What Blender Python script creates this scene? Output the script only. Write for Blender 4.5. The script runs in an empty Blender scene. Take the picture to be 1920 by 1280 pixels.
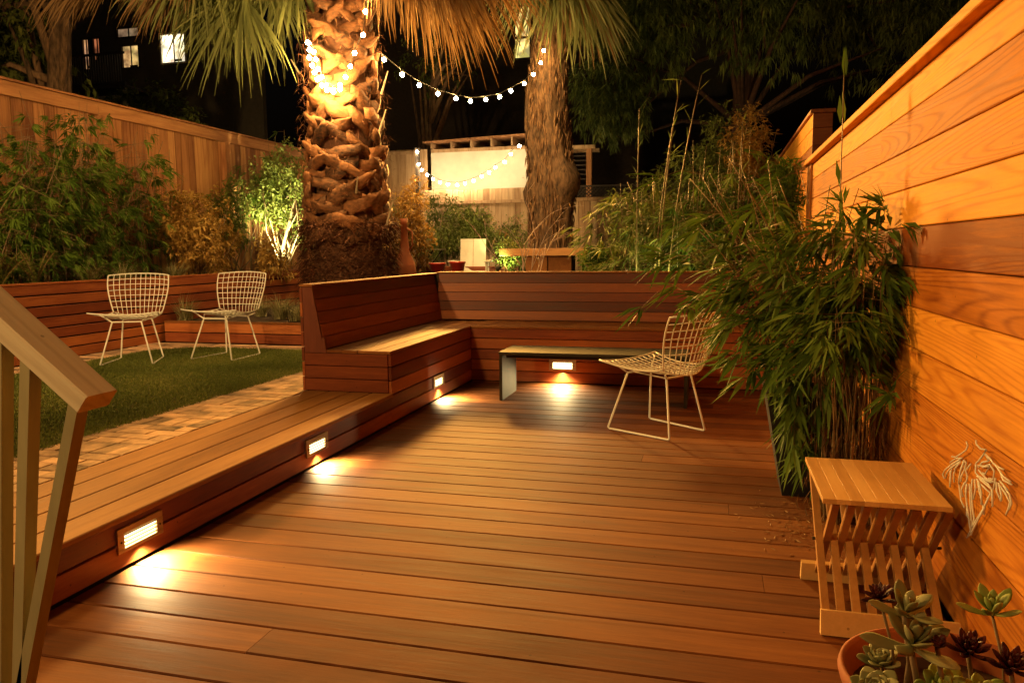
import bpy, math, random
import numpy as np
from mathutils import Vector, Matrix
R = math.radians
sc = bpy.context.scene
# ---------------------------------------------------------------- camera
cam = bpy.data.cameras.new('camera'); camo = bpy.data.objects.new('camera', cam)
sc.collection.objects.link(camo); sc.camera = camo
cam.sensor_width = 36; cam.lens = 27.13; cam.clip_start = .05; cam.clip_end = 400
rot = Matrix(((0.96729174, -0.02166146, 0.25273994),
              (0.25352231, 0.11614242, -0.96033191),
              (-0.00855164, 0.99299633, 0.11783527))).to_4x4()
camo.matrix_world = Matrix.Translation((0, 0, 1.42)) @ rot
# ---------------------------------------------------------------- world, exposure
w = bpy.data.worlds.new('World'); sc.world = w; w.use_nodes = True
nt = w.node_tree; bg = nt.nodes['Background']
sky = nt.nodes.new('ShaderNodeTexSky'); sky.sky_type = 'NISHITA'; sky.sun_disc = False
sky.sun_elevation = R(-3.5); sky.sun_rotation = R(200)
nt.links.new(sky.outputs[0], bg.inputs[0]); bg.inputs[1].default_value = 0.06
vs = sc.view_settings; vs.view_transform = 'Standard'; vs.look = 'None'; vs.gamma = 1; vs.exposure = 0; vs.use_curve_mapping = False
sc.cycles.use_denoising = True; sc.cycles.sample_clamp_indirect = 4; sc.cycles.sample_clamp_direct = 0
sc.cycles.max_bounces = 5; sc.cycles.diffuse_bounces = 3; sc.cycles.glossy_bounces = 2
sc.cycles.transparent_max_bounces = 4; sc.cycles.caustics_reflective = False; sc.cycles.caustics_refractive = False
# ---------------------------------------------------------------- lamps of the house and garden, plus added fill lamps
def lamp(kind, name, loc, power, col, target=None, size=.1, angle=90, blend=.5):
    d = bpy.data.lights.new(name, kind); d.energy = power; d.color = col; d.shadow_soft_size = size
    o = bpy.data.objects.new(name, d); sc.collection.objects.link(o); o.location = loc
    if kind == 'SPOT': d.spot_size = R(angle); d.spot_blend = blend
    if target: o.rotation_euler = (Vector(target) - Vector(loc)).to_track_quat('-Z', 'Y').to_euler()
    return o
WARM = (1, .58, .20)
lamp('SPOT', 'garden_floodlight', (-5.2, 15.5, 4.1), 8200, (1, .48, .09), (.9, 2.6, 1.2), .5, 62, .8)  # unseen garden floodlight in open air, set by the direction of the stool's shadow
lamp('SPOT', 'wall_fill_lamp', (-7.0, 5.4, 3.3), 2300, (1, .50, .11), (.9, 2.9, 1.0), .35, 62, .8)  # added fill lamp, brightens the lower cedar wall and the step tread
lamp('SPOT', 'porch_light', (-3.6, -1.6, 4.2), 1050, (1, .55, .17), (-3.2, 6.0, .6), .22, 105, .9)
lamp('SPOT', 'upper_garden_fill', (-4.3, 10.9, 5.6), 700, (1, .62, .24), (-3.0, 14.5, .9), .12, 120, .8)  # added lamp, lights the upper garden and its white chair from the front
lamp('SPOT', 'left_garden_fill', (-5.6, -2.4, 5.6), 4300, (1, .60, .21), (-7.9, 9.5, 1.9), .2, 62, .9)  # second house lamp, added out of view to light the left garden and fence

# ---------------------------------------------------------------- helpers
rng = np.random.default_rng(7); rd = random.Random(5)
col = sc.collection
class MB:
    def __init__(s): s.v = []; s.f = []; s.r = []
    def add(s, vs, fs, rnd=None):
        o = len(s.v); s.v.extend([tuple(p) for p in vs]); s.f.extend([tuple(i + o for i in f) for f in fs])
        s.r.extend([rd.random() if rnd is None else rnd] * len(vs)); return s
    def prism(s, prof, axis, a0, a1, rnd=None):
        """prof: list of 2D points in the two remaining axes (cyclic order); extruded a0..a1 along axis"""
        n = len(prof); vs = []
        for a in (a0, a1):
            for p, q in prof:
                vs.append({'x': (a, p, q), 'y': (p, a, q), 'z': (p, q, a)}[axis])
        fs = [(i, (i + 1) % n, n + (i + 1) % n, n + i) for i in range(n)] + [tuple(range(n))[::-1], tuple(range(n, 2 * n))]
        return s.add(vs, fs, rnd)
    def bar(s, axis, a0, a1, p0, p1, q0, q1, ch=.004, rnd=None):
        c = min(ch, (p1 - p0) * .3, (q1 - q0) * .3)
        if c <= 0: prof = [(p0, q0), (p1, q0), (p1, q1), (p0, q1)]
        else: prof = [(p0 + c, q0), (p1 - c, q0), (p1, q0 + c), (p1, q1 - c), (p1 - c, q1), (p0 + c, q1), (p0, q1 - c), (p0, q0 + c)]
        return s.prism(prof, axis, a0, a1, rnd)
    def box(s, x0, x1, y0, y1, z0, z1, ch=.004, rnd=None, M=None):
        t = MB(); t.bar('x', x0, x1, y0, y1, z0, z1, ch)
        return s.add([M @ Vector(p) for p in t.v] if M else t.v, t.f, rnd)
    def tube(s, pts, r, seg=6, cap=True, rnd=None):
        pts = [Vector(p) for p in pts]; n = len(pts)
        rr = r if isinstance(r, (list, tuple)) else [r] * n
        vs = []; up = None
        for i, p in enumerate(pts):
            t = (pts[min(i + 1, n - 1)] - pts[max(i - 1, 0)]).normalized()
            if up is None: up = t.orthogonal().normalized()
            up = (up - t * up.dot(t))
            up = up.normalized() if up.length > 1e-5 else t.orthogonal().normalized()
            b = t.cross(up)
            for k in range(seg):
                a = 2 * math.pi * k / seg
                vs.append(p + (up * math.cos(a) + b * math.sin(a)) * rr[i])
        fs = [(i * seg + k, i * seg + (k + 1) % seg, (i + 1) * seg + (k + 1) % seg, (i + 1) * seg + k) for i in range(n - 1) for k in range(seg)]
        if cap: fs += [tuple(range(seg))[::-1], tuple(range((n - 1) * seg, n * seg))]
        return s.add(vs, fs, rnd)
    def lathe(s, prof, c, seg=32, rnd=None):
        vs = [(c[0] + r * math.cos(2 * math.pi * k / seg), c[1] + r * math.sin(2 * math.pi * k / seg), c[2] + z) for r, z in prof for k in range(seg)]
        n = len(prof)
        fs = [(i * seg + k, i * seg + (k + 1) % seg, (i + 1) * seg + (k + 1) % seg, (i + 1) * seg + k) for i in range(n - 1) for k in range(seg)]
        return s.add(vs, fs, rnd)
    def ball(s, c, r, seg=10, rnd=None):
        prof = [(max(1e-4, r * math.sin(math.pi * i / 6)), -r * math.cos(math.pi * i / 6)) for i in range(7)]
        return s.lathe(prof, c, seg, rnd)
    def build(s, name, mat, parent=None, smooth=False, **kw):
        return mesh_obj(name, np.array(s.v, 'f'), s.f, np.array(s.r, 'f'), mat, parent, smooth, **kw)

def root_loc(o):
    l = Vector((0, 0, 0))
    while o: l += o.location; o = o.parent
    return l
def mesh_obj(name, V, F, Rn, mat, parent=None, smooth=False, **kw):
    me = bpy.data.meshes.new(name)
    if parent is not None: V = V - np.array(root_loc(parent), 'f')
    if isinstance(F, np.ndarray):
        k = F.shape[1]
        me.vertices.add(len(V)); me.vertices.foreach_set('co', V.astype('f').ravel())
        me.loops.add(F.size); me.loops.foreach_set('vertex_index', F.astype('i').ravel())
        me.polygons.add(len(F)); me.polygons.foreach_set('loop_start', np.arange(0, F.size, k, dtype='i'))
        me.update(calc_edges=True)
    else:
        me.from_pydata([tuple(map(float, p)) for p in V], [], F); me.update()
    at = me.attributes.new('rnd', 'FLOAT', 'POINT'); at.data.foreach_set('value', Rn.astype('f'))
    if smooth: me.polygons.foreach_set('use_smooth', np.ones(len(me.polygons), bool))
    me.materials.append(mat)
    o = bpy.data.objects.new(name, me); col.objects.link(o); o.parent = parent
    for k, v in kw.items(): o[k] = v
    return o
def thing(name, label, cat, loc=(0, 0, 0), group=None):
    o = bpy.data.objects.new(name, None); col.objects.link(o); o.location = loc; o.empty_display_size = .1
    o['label'] = label; o['category'] = cat
    if group: o['group'] = group
    return o
def copy_tree(o, parent=None):
    c = o.copy(); col.objects.link(c); c.parent = parent
    for ch in list(o.children): copy_tree(ch, c)
    return c

# ---------------------------------------------------------------- materials
def newmat(name):
    m = bpy.data.materials.new(name); m.use_nodes = True; nt = m.node_tree
    b = nt.nodes['Principled BSDF']; return m, nt, b
def N(nt, t, **kw):
    n = nt.nodes.new(t)
    for k, v in kw.items():
        if k.startswith('i_'): n.inputs[k[2:].replace('_', ' ')].default_value = v
        else: setattr(n, k, v)
    return n
def ramp(nt, fac, stops):
    r = nt.nodes.new('ShaderNodeValToRGB'); e = r.color_ramp.elements
    while len(e) < len(stops): e.new(.5)
    for i, (p, c) in enumerate(stops): e[i].position = p; e[i].color = (*c, 1)
    nt.links.new(fac, r.inputs[0]); return r.outputs[0]
def math_(nt, op, a, b=None, c=None):
    n = nt.nodes.new('ShaderNodeMath'); n.operation = op
    for i, x in enumerate((a, b, c)):
        if x is None: continue
        if hasattr(x, 'links'): nt.links.new(x, n.inputs[i])
        else: n.inputs[i].default_value = x
    return n.outputs[0]
def mix(nt, fac, a, b, mode='MIX'):
    n = nt.nodes.new('ShaderNodeMix'); n.data_type = 'RGBA'; n.blend_type = mode
    for i, x in ((0, fac), (6, a), (7, b)):
        if hasattr(x, 'links'): nt.links.new(x, n.inputs[i])
        else: n.inputs[i].default_value = x if i == 0 else (*x, 1)
    return n.outputs[2]
def wood(name, axis, dark, mid, light, rough=.5, rings=26, ring_amt=.5, vary=.5, fine=1., bump=.15, spec=.4, coat=0., warp=1., al=.55):
    """planks running along axis; every board gets its own slice of the grain and its own tone from the rnd attribute"""
    m, nt, b = newmat(name); L = nt.links
    tc = N(nt, 'ShaderNodeTexCoord'); at = N(nt, 'ShaderNodeAttribute', attribute_name='rnd')
    mp = N(nt, 'ShaderNodeMapping'); L.new(tc.outputs['Object'], mp.inputs[0])
    mp.inputs['Scale'].default_value = {'x': (al, 7, 7), 'y': (7, al, 7), 'z': (7, 7, al)}[axis]
    off = N(nt, 'ShaderNodeVectorMath', operation='ADD'); L.new(mp.outputs[0], off.inputs[0])
    cs = N(nt, 'ShaderNodeVectorMath', operation='SCALE'); cs.inputs[0].default_value = (17, 23, 31); L.new(at.outputs['Fac'], cs.inputs['Scale']); L.new(cs.outputs[0], off.inputs[1])
    P = off.outputs[0]
    n1 = N(nt, 'ShaderNodeTexNoise', i_Scale=.55 * warp, i_Detail=1.2, i_Roughness=.45); L.new(P, n1.inputs['Vector'])
    rg = math_(nt, 'SINE', math_(nt, 'MULTIPLY', n1.outputs[0], rings * 6.283 / 2))
    rg = math_(nt, 'POWER', math_(nt, 'MULTIPLY_ADD', rg, .5, .5), 3.5)
    n4 = N(nt, 'ShaderNodeTexNoise', i_Scale=22.0, i_Detail=3, i_Roughness=.7); L.new(P, n4.inputs['Vector'])
    n2 = N(nt, 'ShaderNodeTexNoise', i_Scale=6.0 * fine, i_Detail=5, i_Roughness=.65); L.new(P, n2.inputs['Vector'])
    n3 = N(nt, 'ShaderNodeTexNoise', i_Scale=1.1, i_Detail=3, i_Roughness=.6); L.new(tc.outputs['Object'], n3.inputs['Vector'])
    g = math_(nt, 'ADD', math_(nt, 'MULTIPLY', rg, -.34 * ring_amt), math_(nt, 'MULTIPLY_ADD', n2.outputs[0], .50, math_(nt, 'MULTIPLY', n4.outputs[0], .20)))
    g = math_(nt, 'ADD', g, math_(nt, 'MULTIPLY', n3.outputs[0], .35))
    g = math_(nt, 'ADD', g, math_(nt, 'MULTIPLY', math_(nt, 'SUBTRACT', at.outputs['Fac'], .5), vary))
    c = ramp(nt, g, [(.12, dark), (.5, mid), (.85, light)])
    # knots and dirt specks
    vo = N(nt, 'ShaderNodeTexVoronoi', i_Scale=9.0); L.new(tc.outputs['Object'], vo.inputs['Vector'])
    sp = math_(nt, 'LESS_THAN', vo.outputs['Distance'], .045)
    c = mix(nt, math_(nt, 'MULTIPLY', sp, .55), c, tuple(x * .3 for x in dark))
    L.new(c, b.inputs['Base Color'])
    rr = math_(nt, 'MULTIPLY_ADD', n2.outputs[0], .25, rough - .12); L.new(math_(nt, 'ADD', rr, math_(nt, 'MULTIPLY', n3.outputs[0], .12)), b.inputs['Roughness'])
    b.inputs['Specular IOR Level'].default_value = spec; b.inputs['Coat Weight'].default_value = coat; b.inputs['Coat Roughness'].default_value = .35
    bp = N(nt, 'ShaderNodeBump', i_Strength=bump, i_Distance=.01); L.new(math_(nt, 'ADD', n2.outputs[0], math_(nt, 'MULTIPLY', rg, .4)), bp.inputs['Height']); L.new(bp.outputs[0], b.inputs['Normal'])
    return m
def litpane(name, c, s_):
    m = bpy.data.materials.new(name); m.use_nodes = True; nt = m.node_tree; nt.nodes.clear()
    tc = N(nt, 'ShaderNodeTexCoord'); n = N(nt, 'ShaderNodeTexVoronoi', i_Scale=3.2); nt.links.new(tc.outputs['Object'], n.inputs['Vector'])
    n2 = N(nt, 'ShaderNodeTexNoise', i_Scale=2.5, i_Detail=4); nt.links.new(tc.outputs['Object'], n2.inputs['Vector'])
    cc = mix(nt, math_(nt, 'MULTIPLY_ADD', n2.outputs[0], 4, -1.6), tuple(x * .22 for x in c), c)
    cc = mix(nt, .08, cc, mix(nt, 1., n.outputs['Color'], c, 'MULTIPLY'))
    e = N(nt, 'ShaderNodeEmission'); e.inputs[1].default_value = s_; nt.links.new(cc, e.inputs[0])
    o = N(nt, 'ShaderNodeOutputMaterial'); nt.links.new(e.outputs[0], o.inputs[0]); return m
def plain(name, c, rough=.5, metal=0, var=.15, scale=12, bump=.05, spec=.5, stretch=(1, 1, 1)):
    m, nt, b = newmat(name); L = nt.links
    tc = N(nt, 'ShaderNodeTexCoord'); mp = N(nt, 'ShaderNodeMapping'); mp.inputs['Scale'].default_value = stretch; L.new(tc.outputs['Object'], mp.inputs[0])
    n = N(nt, 'ShaderNodeTexNoise', i_Scale=scale, i_Detail=5, i_Roughness=.6); L.new(mp.outputs[0], n.inputs['Vector'])
    at = N(nt, 'ShaderNodeAttribute', attribute_name='rnd')
    f = math_(nt, 'ADD', math_(nt, 'MULTIPLY', n.outputs[0], .75), math_(nt, 'MULTIPLY', at.outputs['Fac'], .25))
    L.new(ramp(nt, f, [(.25, tuple(x * (1 - var * 1.5) for x in c)), (.75, tuple(min(1, x * (1 + var)) for x in c))]), b.inputs['Base Color'])
    b.inputs['Roughness'].default_value = rough; b.inputs['Metallic'].default_value = metal; b.inputs['Specular IOR Level'].default_value = spec
    bp = N(nt, 'ShaderNodeBump', i_Strength=min(1, bump * 4), i_Distance=.01); L.new(n.outputs[0], bp.inputs['Height']); L.new(bp.outputs[0], b.inputs['Normal'])
    return m
def leafmat(name, a, b_, c, trans=.3, rough=.6):
    m, nt, b = newmat(name); L = nt.links
    at = N(nt, 'ShaderNodeAttribute', attribute_name='rnd')
    cc = ramp(nt, at.outputs['Fac'], [(0, a), (.55, b_), (1, c)])
    L.new(cc, b.inputs['Base Color']); b.inputs['Roughness'].default_value = rough; b.inputs['Specular IOR Level'].default_value = .2
    tr = N(nt, 'ShaderNodeBsdfTranslucent'); L.new(cc, tr.inputs[0])
    mx = N(nt, 'ShaderNodeMixShader'); mx.inputs[0].default_value = trans
    L.new(b.outputs[0], mx.inputs[1]); L.new(tr.outputs[0], mx.inputs[2]); L.new(mx.outputs[0], nt.nodes['Material Output'].inputs[0])
    return m
def emit(name, c, s):
    m = bpy.data.materials.new(name); m.use_nodes = True; nt = m.node_tree; nt.nodes.clear()
    e = N(nt, 'ShaderNodeEmission'); e.inputs[0].default_value = (*c, 1); e.inputs[1].default_value = s
    o = N(nt, 'ShaderNodeOutputMaterial'); nt.links.new(e.outputs[0], o.inputs[0]); return m

DECK = wood('deck_wood', 'x', (.050, .014, .004), (.150, .047, .011), (.28, .105, .026), rough=.62, rings=10, ring_amt=.3, vary=.30, bump=.14, spec=.16)
TREAD = wood('tread_wood', 'y', (.11, .045, .014), (.26, .118, .036), (.42, .215, .075), rough=.6, rings=10, ring_amt=.25, vary=.22, bump=.12, spec=.2)
IPE_Y = wood('red_wood_lengthwise', 'y', (.085, .016, .007), (.23, .054, .018), (.46, .15, .040), rough=.45, rings=9, ring_amt=.25, vary=.55, bump=.1, spec=.4)
IPE_X = wood('red_wood_crosswise', 'x', (.085, .016, .007), (.25, .060, .018), (.48, .16, .042), rough=.45, rings=9, ring_amt=.25, vary=.55, bump=.1, spec=.4)
IPE_Z = wood('red_wood_upright', 'z', (.085, .020, .012), (.20, .055, .028), (.36, .12, .05), rough=.5, rings=9, ring_amt=.25, vary=.4, bump=.1, spec=.4)
SEAT_Y = wood('seat_wood', 'y', (.11, .036, .011), (.25, .095, .028), (.40, .185, .062), rough=.62, spec=.18, rings=9, ring_amt=.25, vary=.3, bump=.1)
SEAT_X = wood('seat_wood_crosswise', 'x', (.11, .036, .011), (.25, .095, .028), (.40, .185, .062), rough=.62, spec=.18, rings=9, ring_amt=.25, vary=.3, bump=.1)
CEDAR = wood('cedar_wall_wood', 'y', (.20, .046, .005), (.52, .185, .020), (.80, .37, .048), rough=.6, rings=84, ring_amt=.5, vary=.85, fine=1.1, al=.34, bump=.10, spec=.12)
CEDAR_Z = wood('cedar_trim_wood', 'z', (.22, .055, .008), (.54, .19, .025), (.76, .34, .05), rough=.5, rings=14, ring_amt=.6, vary=.4, bump=.1, spec=.35)
PINE = wood('weathered_pine', 'x', (.40, .33, .24), (.62, .53, .40), (.78, .71, .56), rough=.6, rings=22, ring_amt=.6, vary=.15, bump=.15, spec=.3)
PAINT = plain('tan_painted_wood', (.33, .30, .18), .65, var=.12, scale=6, stretch=(6, 6, .8), bump=.04)
FENCE = wood('fence_wood', 'z', (.17, .065, .028), (.40, .185, .075), (.62, .34, .14), rough=.7, rings=12, ring_amt=.5, vary=.5, bump=.2, spec=.2)
FENCE_Y = wood('fence_rail_wood', 'y', (.20, .08, .035), (.42, .20, .085), (.60, .34, .15), rough=.7, rings=12, ring_amt=.5, vary=.3, bump=.2, spec=.2)
BAMBW = wood('bamboo_board', 'y', (.44, .23, .07), (.66, .39, .13), (.80, .52, .21), rough=.42, rings=6, ring_amt=.2, vary=.35, bump=.04, spec=.4)
BAMBZ = wood('bamboo_slat', 'z', (.30, .135, .04), (.46, .23, .07), (.60, .34, .12), rough=.42, rings=6, ring_amt=.2, vary=.25, bump=.04, spec=.4)
GAP = plain('black_backing', (.012, .006, .004), .9, bump=0)
SOIL = plain('soil', (.055, .032, .018), .95, var=.6, scale=18, bump=.2)
BARKD = plain('palm_boot', (.19, .078, .028), .8, var=.85, scale=16, bump=.25, stretch=(.8, .8, 1.6))
BARKF = plain('palm_fibre', (.13, .055, .028), .9, var=.6, scale=14, bump=.15)
BARK = plain('rough_bark', (.20, .115, .06), .9, var=.7, scale=7, bump=.25, stretch=(2.5, 2.5, .7))
BARKK = plain('dark_bark', (.075, .030, .02), .9, var=.6, scale=7, bump=.25, stretch=(3, 3, .5))
PALEBK = plain('pale_bark', (.45, .36, .24), .8, var=.3, scale=10, bump=.1)
WHITEM = plain('white_enamel', (.80, .78, .70), .35, var=.04, bump=0)
WHITEW = plain('white_painted_board', (.72, .70, .60), .55, var=.08, scale=5, bump=.02)
STEEL = plain('dark_steel', (.055, .048, .034), .65, metal=.1, var=.3, scale=5, bump=.02, spec=.2)
BRASS = plain('cast_brass', (.62, .47, .27), .38, metal=.85, var=.15, bump=.02)
BLACKP = plain('black_planter', (.005, .005, .006), .6, var=.3, bump=.01)
TERRA = plain('terracotta', (.36, .11, .04), .75, var=.2, scale=9, bump=.03)
REDPOT = plain('red_glaze', (.42, .03, .02), .35, var=.15, bump=0)
CABLE = plain('black_cable', (.02, .018, .015), .6, bump=0)
CEILW = plain('stucco', (.10, .085, .06), .9, var=.2, scale=8, bump=.1)
DARKW = plain('dark_timber', (.05, .035, .025), .8, var=.3, bump=.05)
LENS = emit('step_light_lens', (1, .80, .42), 9)
BULB = emit('bulb_glow', (1, .58, .18), 560)
UPL = emit('uplight_glow', (1, .93, .50), 60)
WINL = emit('lit_window', (1, .70, .34), 1.3)
L_BAM = leafmat('bamboo_leaf', (.04, .085, .010), (.10, .18, .022), (.22, .31, .06))
L_DRY = leafmat('dry_leaf', (.22, .12, .05), (.34, .20, .09), (.46, .30, .14))
L_BUSH = leafmat('bush_leaf', (.06, .085, .015), (.14, .17, .035), (.26, .27, .07))
L_LIGHT = leafmat('light_green_leaf', (.10, .14, .03), (.22, .28, .07), (.40, .44, .14), trans=.35)
L_YEL = leafmat('yellow_leaf', (.20, .11, .025), (.46, .28, .07), (.62, .45, .14))
L_PALM = leafmat('palm_green', (.09, .115, .035), (.20, .23, .08), (.40, .41, .18), trans=.35)
L_PDRY = leafmat('palm_dry', (.14, .075, .03), (.27, .155, .065), (.46, .31, .15), trans=.25)
L_CON = leafmat('conifer_needles', (.05, .075, .016), (.12, .15, .035), (.24, .27, .06), trans=.2)
L_GRASS = leafmat('lawn_blade', (.08, .105, .020), (.17, .205, .042), (.36, .33, .09), trans=.25, rough=.6)
L_SUC = leafmat('succulent_leaf', (.16, .17, .08), (.28, .29, .14), (.42, .42, .22), trans=.1, rough=.5)
L_SUCG = leafmat('green_succulent_leaf', (.16, .24, .06), (.30, .40, .11), (.42, .50, .18), trans=.12, rough=.5)
L_SUCD = leafmat('dark_succulent_leaf', (.035, .008, .012), (.07, .014, .02), (.12, .03, .03), trans=.05, rough=.4)
TWIG = plain('twig', (.22, .15, .08), .8, var=.3, bump=.05)
PTWIG = plain('pale_pink_twig', (.66, .50, .42), .7, var=.25, bump=.03)
CANE = plain('bamboo_cane', (.22, .14, .05), .5, var=.5, scale=20, bump=.03)
# ---------------------------------------------------------------- leaves
def blades(P, D, Ln, Wd, rnd, droop=.25, fold=.25, up=None, mid=.42):
    """vectorised pointed leaves: base P, direction D, length, width -> verts (n*5), quads/tris"""
    n = len(P); D = D / np.linalg.norm(D, axis=1, keepdims=True)
    U = np.tile(np.array([0, 0, 1.]), (n, 1)) if up is None else up
    S = np.cross(D, U); s = np.linalg.norm(S, axis=1, keepdims=True); S = np.where(s < 1e-3, np.array([1., 0, 0]), S / np.maximum(s, 1e-6))
    a = rng.uniform(-.9, .9, n)[:, None]; Nn = np.cross(S, D); S2 = S * np.cos(a) + Nn * np.sin(a); N2 = np.cross(S2, D)
    Ln = Ln[:, None]; Wd = Wd[:, None]; dz = np.array([0, 0, -1.])
    M = P + D * Ln * mid + dz * Ln * droop * .25
    T = P + D * Ln + dz * Ln * droop
    A = M + S2 * Wd * .5 + N2 * Wd * fold * .5; B = M - S2 * Wd * .5 + N2 * Wd * fold * .5
    V = np.stack([P, A, M, B, T], 1).reshape(-1, 3)
    i = np.arange(n)[:, None] * 5
    F = np.concatenate([i + np.array([[0, 1, 2]]), i + np.array([[0, 2, 3]]), i + np.array([[1, 4, 2]]), i + np.array([[2, 4, 3]])], 0)
    return V, F, np.repeat(rnd, 5)
class LB:
    def __init__(s): s.V = []; s.F = []; s.R = []; s.n = 0
    def add(s, t):
        V, F, Rr = t; s.V.append(V); s.F.append(F + s.n); s.R.append(Rr); s.n += len(V)
    def build(s, name, mat, parent=None, **kw):
        return mesh_obj(name, np.concatenate(s.V), np.concatenate(s.F), np.concatenate(s.R), mat, parent, False, **kw)
def unit(n):
    v = rng.normal(size=(n, 3)); return v / np.linalg.norm(v, axis=1, keepdims=True)
def crown(lb, c, rad, ncl, per, ln, wd, cr=.12, droop=.3, shell=.55, dirz=0., lumps=7, tone=(0, 1)):
    """leaf clusters through a lumpy ellipsoid: sub-lobes give an uneven outline with gaps"""
    c = np.array(c); rad = np.array(rad)
    lob = unit(lumps) * rng.uniform(.35, .8, (lumps, 1)); lr = rng.uniform(.35, .6, lumps)
    k = rng.integers(0, lumps, ncl)
    pc = lob[k] + unit(ncl) * (lr[k] * rng.uniform(shell, 1, ncl) ** .6)[:, None]
    pc = c + pc * rad
    for_c = np.repeat(pc, per, 0); n = len(for_c)
    D = unit(n); D[:, 2] += dirz; outd = (for_c - c) / rad; D += outd * .6
    P = for_c + unit(n) * cr * rng.uniform(0, 1, (n, 1))
    r = np.clip(np.repeat(rng.uniform(*tone, ncl), per) * .6 + rng.uniform(0, 1, n) * .4, 0, 1)
    lb.add(blades(P, D, ln * rng.uniform(.6, 1.2, n), wd * rng.uniform(.7, 1.2, n), r, droop))
def fans(lb, C, D0, ln, wd, per=6, spread=.9, droop=.3, tone=(0, 1)):
    """bamboo: at every twig tip a fan of drooping leaves around the twig direction"""
    n = len(C); P = np.repeat(C, per, 0); D = np.repeat(D0 / np.linalg.norm(D0, axis=1, keepdims=True), per, 0) + unit(n * per) * spread * rng.uniform(.4, 1, (n * per, 1))
    r = np.clip(np.repeat(rng.uniform(*tone, n), per) * .6 + rng.uniform(0, .4, n * per), 0, 1)
    P = P + unit(n * per) * .012
    lb.add(blades(P, D, ln * rng.uniform(.55, 1.15, n * per), wd * rng.uniform(.7, 1.15, n * per), r, droop))
# ================================================================ SETTING
# ground: one soil sheet to the horizon, garden terraces above it
g = MB(); g.add([(-150, -60, -.12), (150, -60, -.12), (150, 250, -.12), (-150, 250, -.12)], [(0, 1, 2, 3)])
g.build('ground', SOIL, kind='structure')
g = MB()
g.box(-7.06, -3.36, 8.82, 13.0, -.1, .50, 0); g.build('planting_bed', SOIL, kind='structure')
g = MB(); g.box(-8.68, -7.16, 2.4, 19.4, -.1, 1.02, 0); g.build('raised_bed', SOIL, kind='structure')
g = MB(); g.box(-3.30, 6, 8.92, 19.4, -.1, .66, 0); g.box(-7.06, -3.30, 13.05, 19.4, -.1, .66, 0); g.build('upper_garden_ground', SOIL, kind='structure')
g = MB(); g.add([(-90, 20.4, 0), (90, 20.4, 0), (90, 60, 5), (-90, 60, 5)], [(0, 1, 2, 3)]); g.build('hill', SOIL, kind='structure')

# lower deck
m = MB(); y = .02; k = 0
while y < 7.97:
    y1 = min(y + .181, 7.985)
    cuts = [-2.55] + ([rd.uniform(-1.6, .3)] if k % 5 == 2 else []) + [.885]
    for a, b in zip(cuts[:-1], cuts[1:]): m.bar('x', a + .001, b - .001, y, y1, -.03, 0, .004)
    y += .1885; k += 1
m.build('deck', DECK, kind='structure')
m = MB(); m.box(-2.56, .9, 0, 8, -.09, -.04, 0); m.build('deck_underside_ground', GAP, kind='structure')

# deck step along the lawn: tread boards and riser boards
st = thing('deck_step', 'low wooden step of lengthwise boards between lawn and lower deck', 'step', (-2.95, 3, 0))
m = MB()
for i in range(4): x1 = -2.548 - i * .1955; m.bar('y', -.5, 5.815, x1 - .189, x1, .222, .25, .005)
m.build('tread', TREAD, st)
m = MB(); m.bar('y', -.5, 5.828, -2.59, -2.568, .006, .112, .003); m.bar('y', -.5, 5.828, -2.59, -2.568, .122, .218, .003); m.build('riser', IPE_Y, st)
m = MB(); m.box(-3.33, -2.592, -.5, 5.80, -.05, .219, 0); m.build('frame', GAP, st)

# corner bench
cb = thing('corner_bench', 'L-shaped red wood corner bench with slatted backrest around the deck', 'bench', (-3, 8, 0))
m = MB()
for i in range(5):
    z0 = .006 + i * .1165; z1 = z0 + .1085
    if i == 4: z1 = .572
    m.bar('y', 5.832, 7.998, -2.59, -2.568, z0, z1, .003)
m.build('front_panel', IPE_Y, cb)
m = MB()
for i in range(5):
    z0 = .006 + i * .1165; z1 = z0 + .1085
    if i == 4: z1 = .572
    m.bar('x', -2.566, .885, 8.0, 8.022, z0, z1, .003)
m.build('front_panel', IPE_X, cb)
m = MB()   # near end: three boards above the step
for i in range(3): m.bar('x', -3.345, -2.592, 5.812, 5.832, .253 + i * .108, .253 + i * .108 + .102, .003)
m.build('end_panel', IPE_X, cb)
m = MB()   # shaped cheek of the backrest
m.prism([(-3.345, .576), (-3.168, .576), (-3.172, .63), (-3.258, 1.128), (-3.345, 1.128)], 'y', 5.815, 5.840)
m.prism([(-3.168, .574), (-3.142, .574), (-3.156, .70), (-3.178, .70)], 'y', 5.812, 5.845)
m.build('backrest_cheek', IPE_Z, cb)
m = MB()
for i in range(4): m.bar('y', 5.815 if i % 2 == 0 else 5.822, 8.70, -2.566 - .148 * (i + 1) + .006, -2.566 - .148 * i, .576, .600, .004)
m.build('seat', SEAT_Y, cb)
m = MB()
for i in range(4): m.bar('x', -2.565 if i < 3 else -3.12, .885, 8.0 + .178 * i, 8.0 + .178 * i + .172, .576, .600, .004)
m.build('seat', SEAT_X, cb)
m = MB()   # tilted backrest boards, left wing
def tilt(m, axis, a0, a1, base, top, z0, z1, n, th=.022, sgn=-1):
    for i in range(n):
        t0 = i / n + .012 / n * 1.5; t1 = (i + 1) / n - .012 / n * 3
        p0 = base + (top - base) * t0; p1 = base + (top - base) * t1; q0 = z0 + (z1 - z0) * t0; q1 = z0 + (z1 - z0) * t1
        m.prism([(p0, q0), (p1, q1), (p1 + sgn * th, q1 + .002), (p0 + sgn * th, q0 + .002)], axis, a0, a1)
tilt(m, 'y', 5.842, 8.74, -3.160, -3.262, .604, 1.128, 5); m.build('backrest', IPE_Y, cb)
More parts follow.
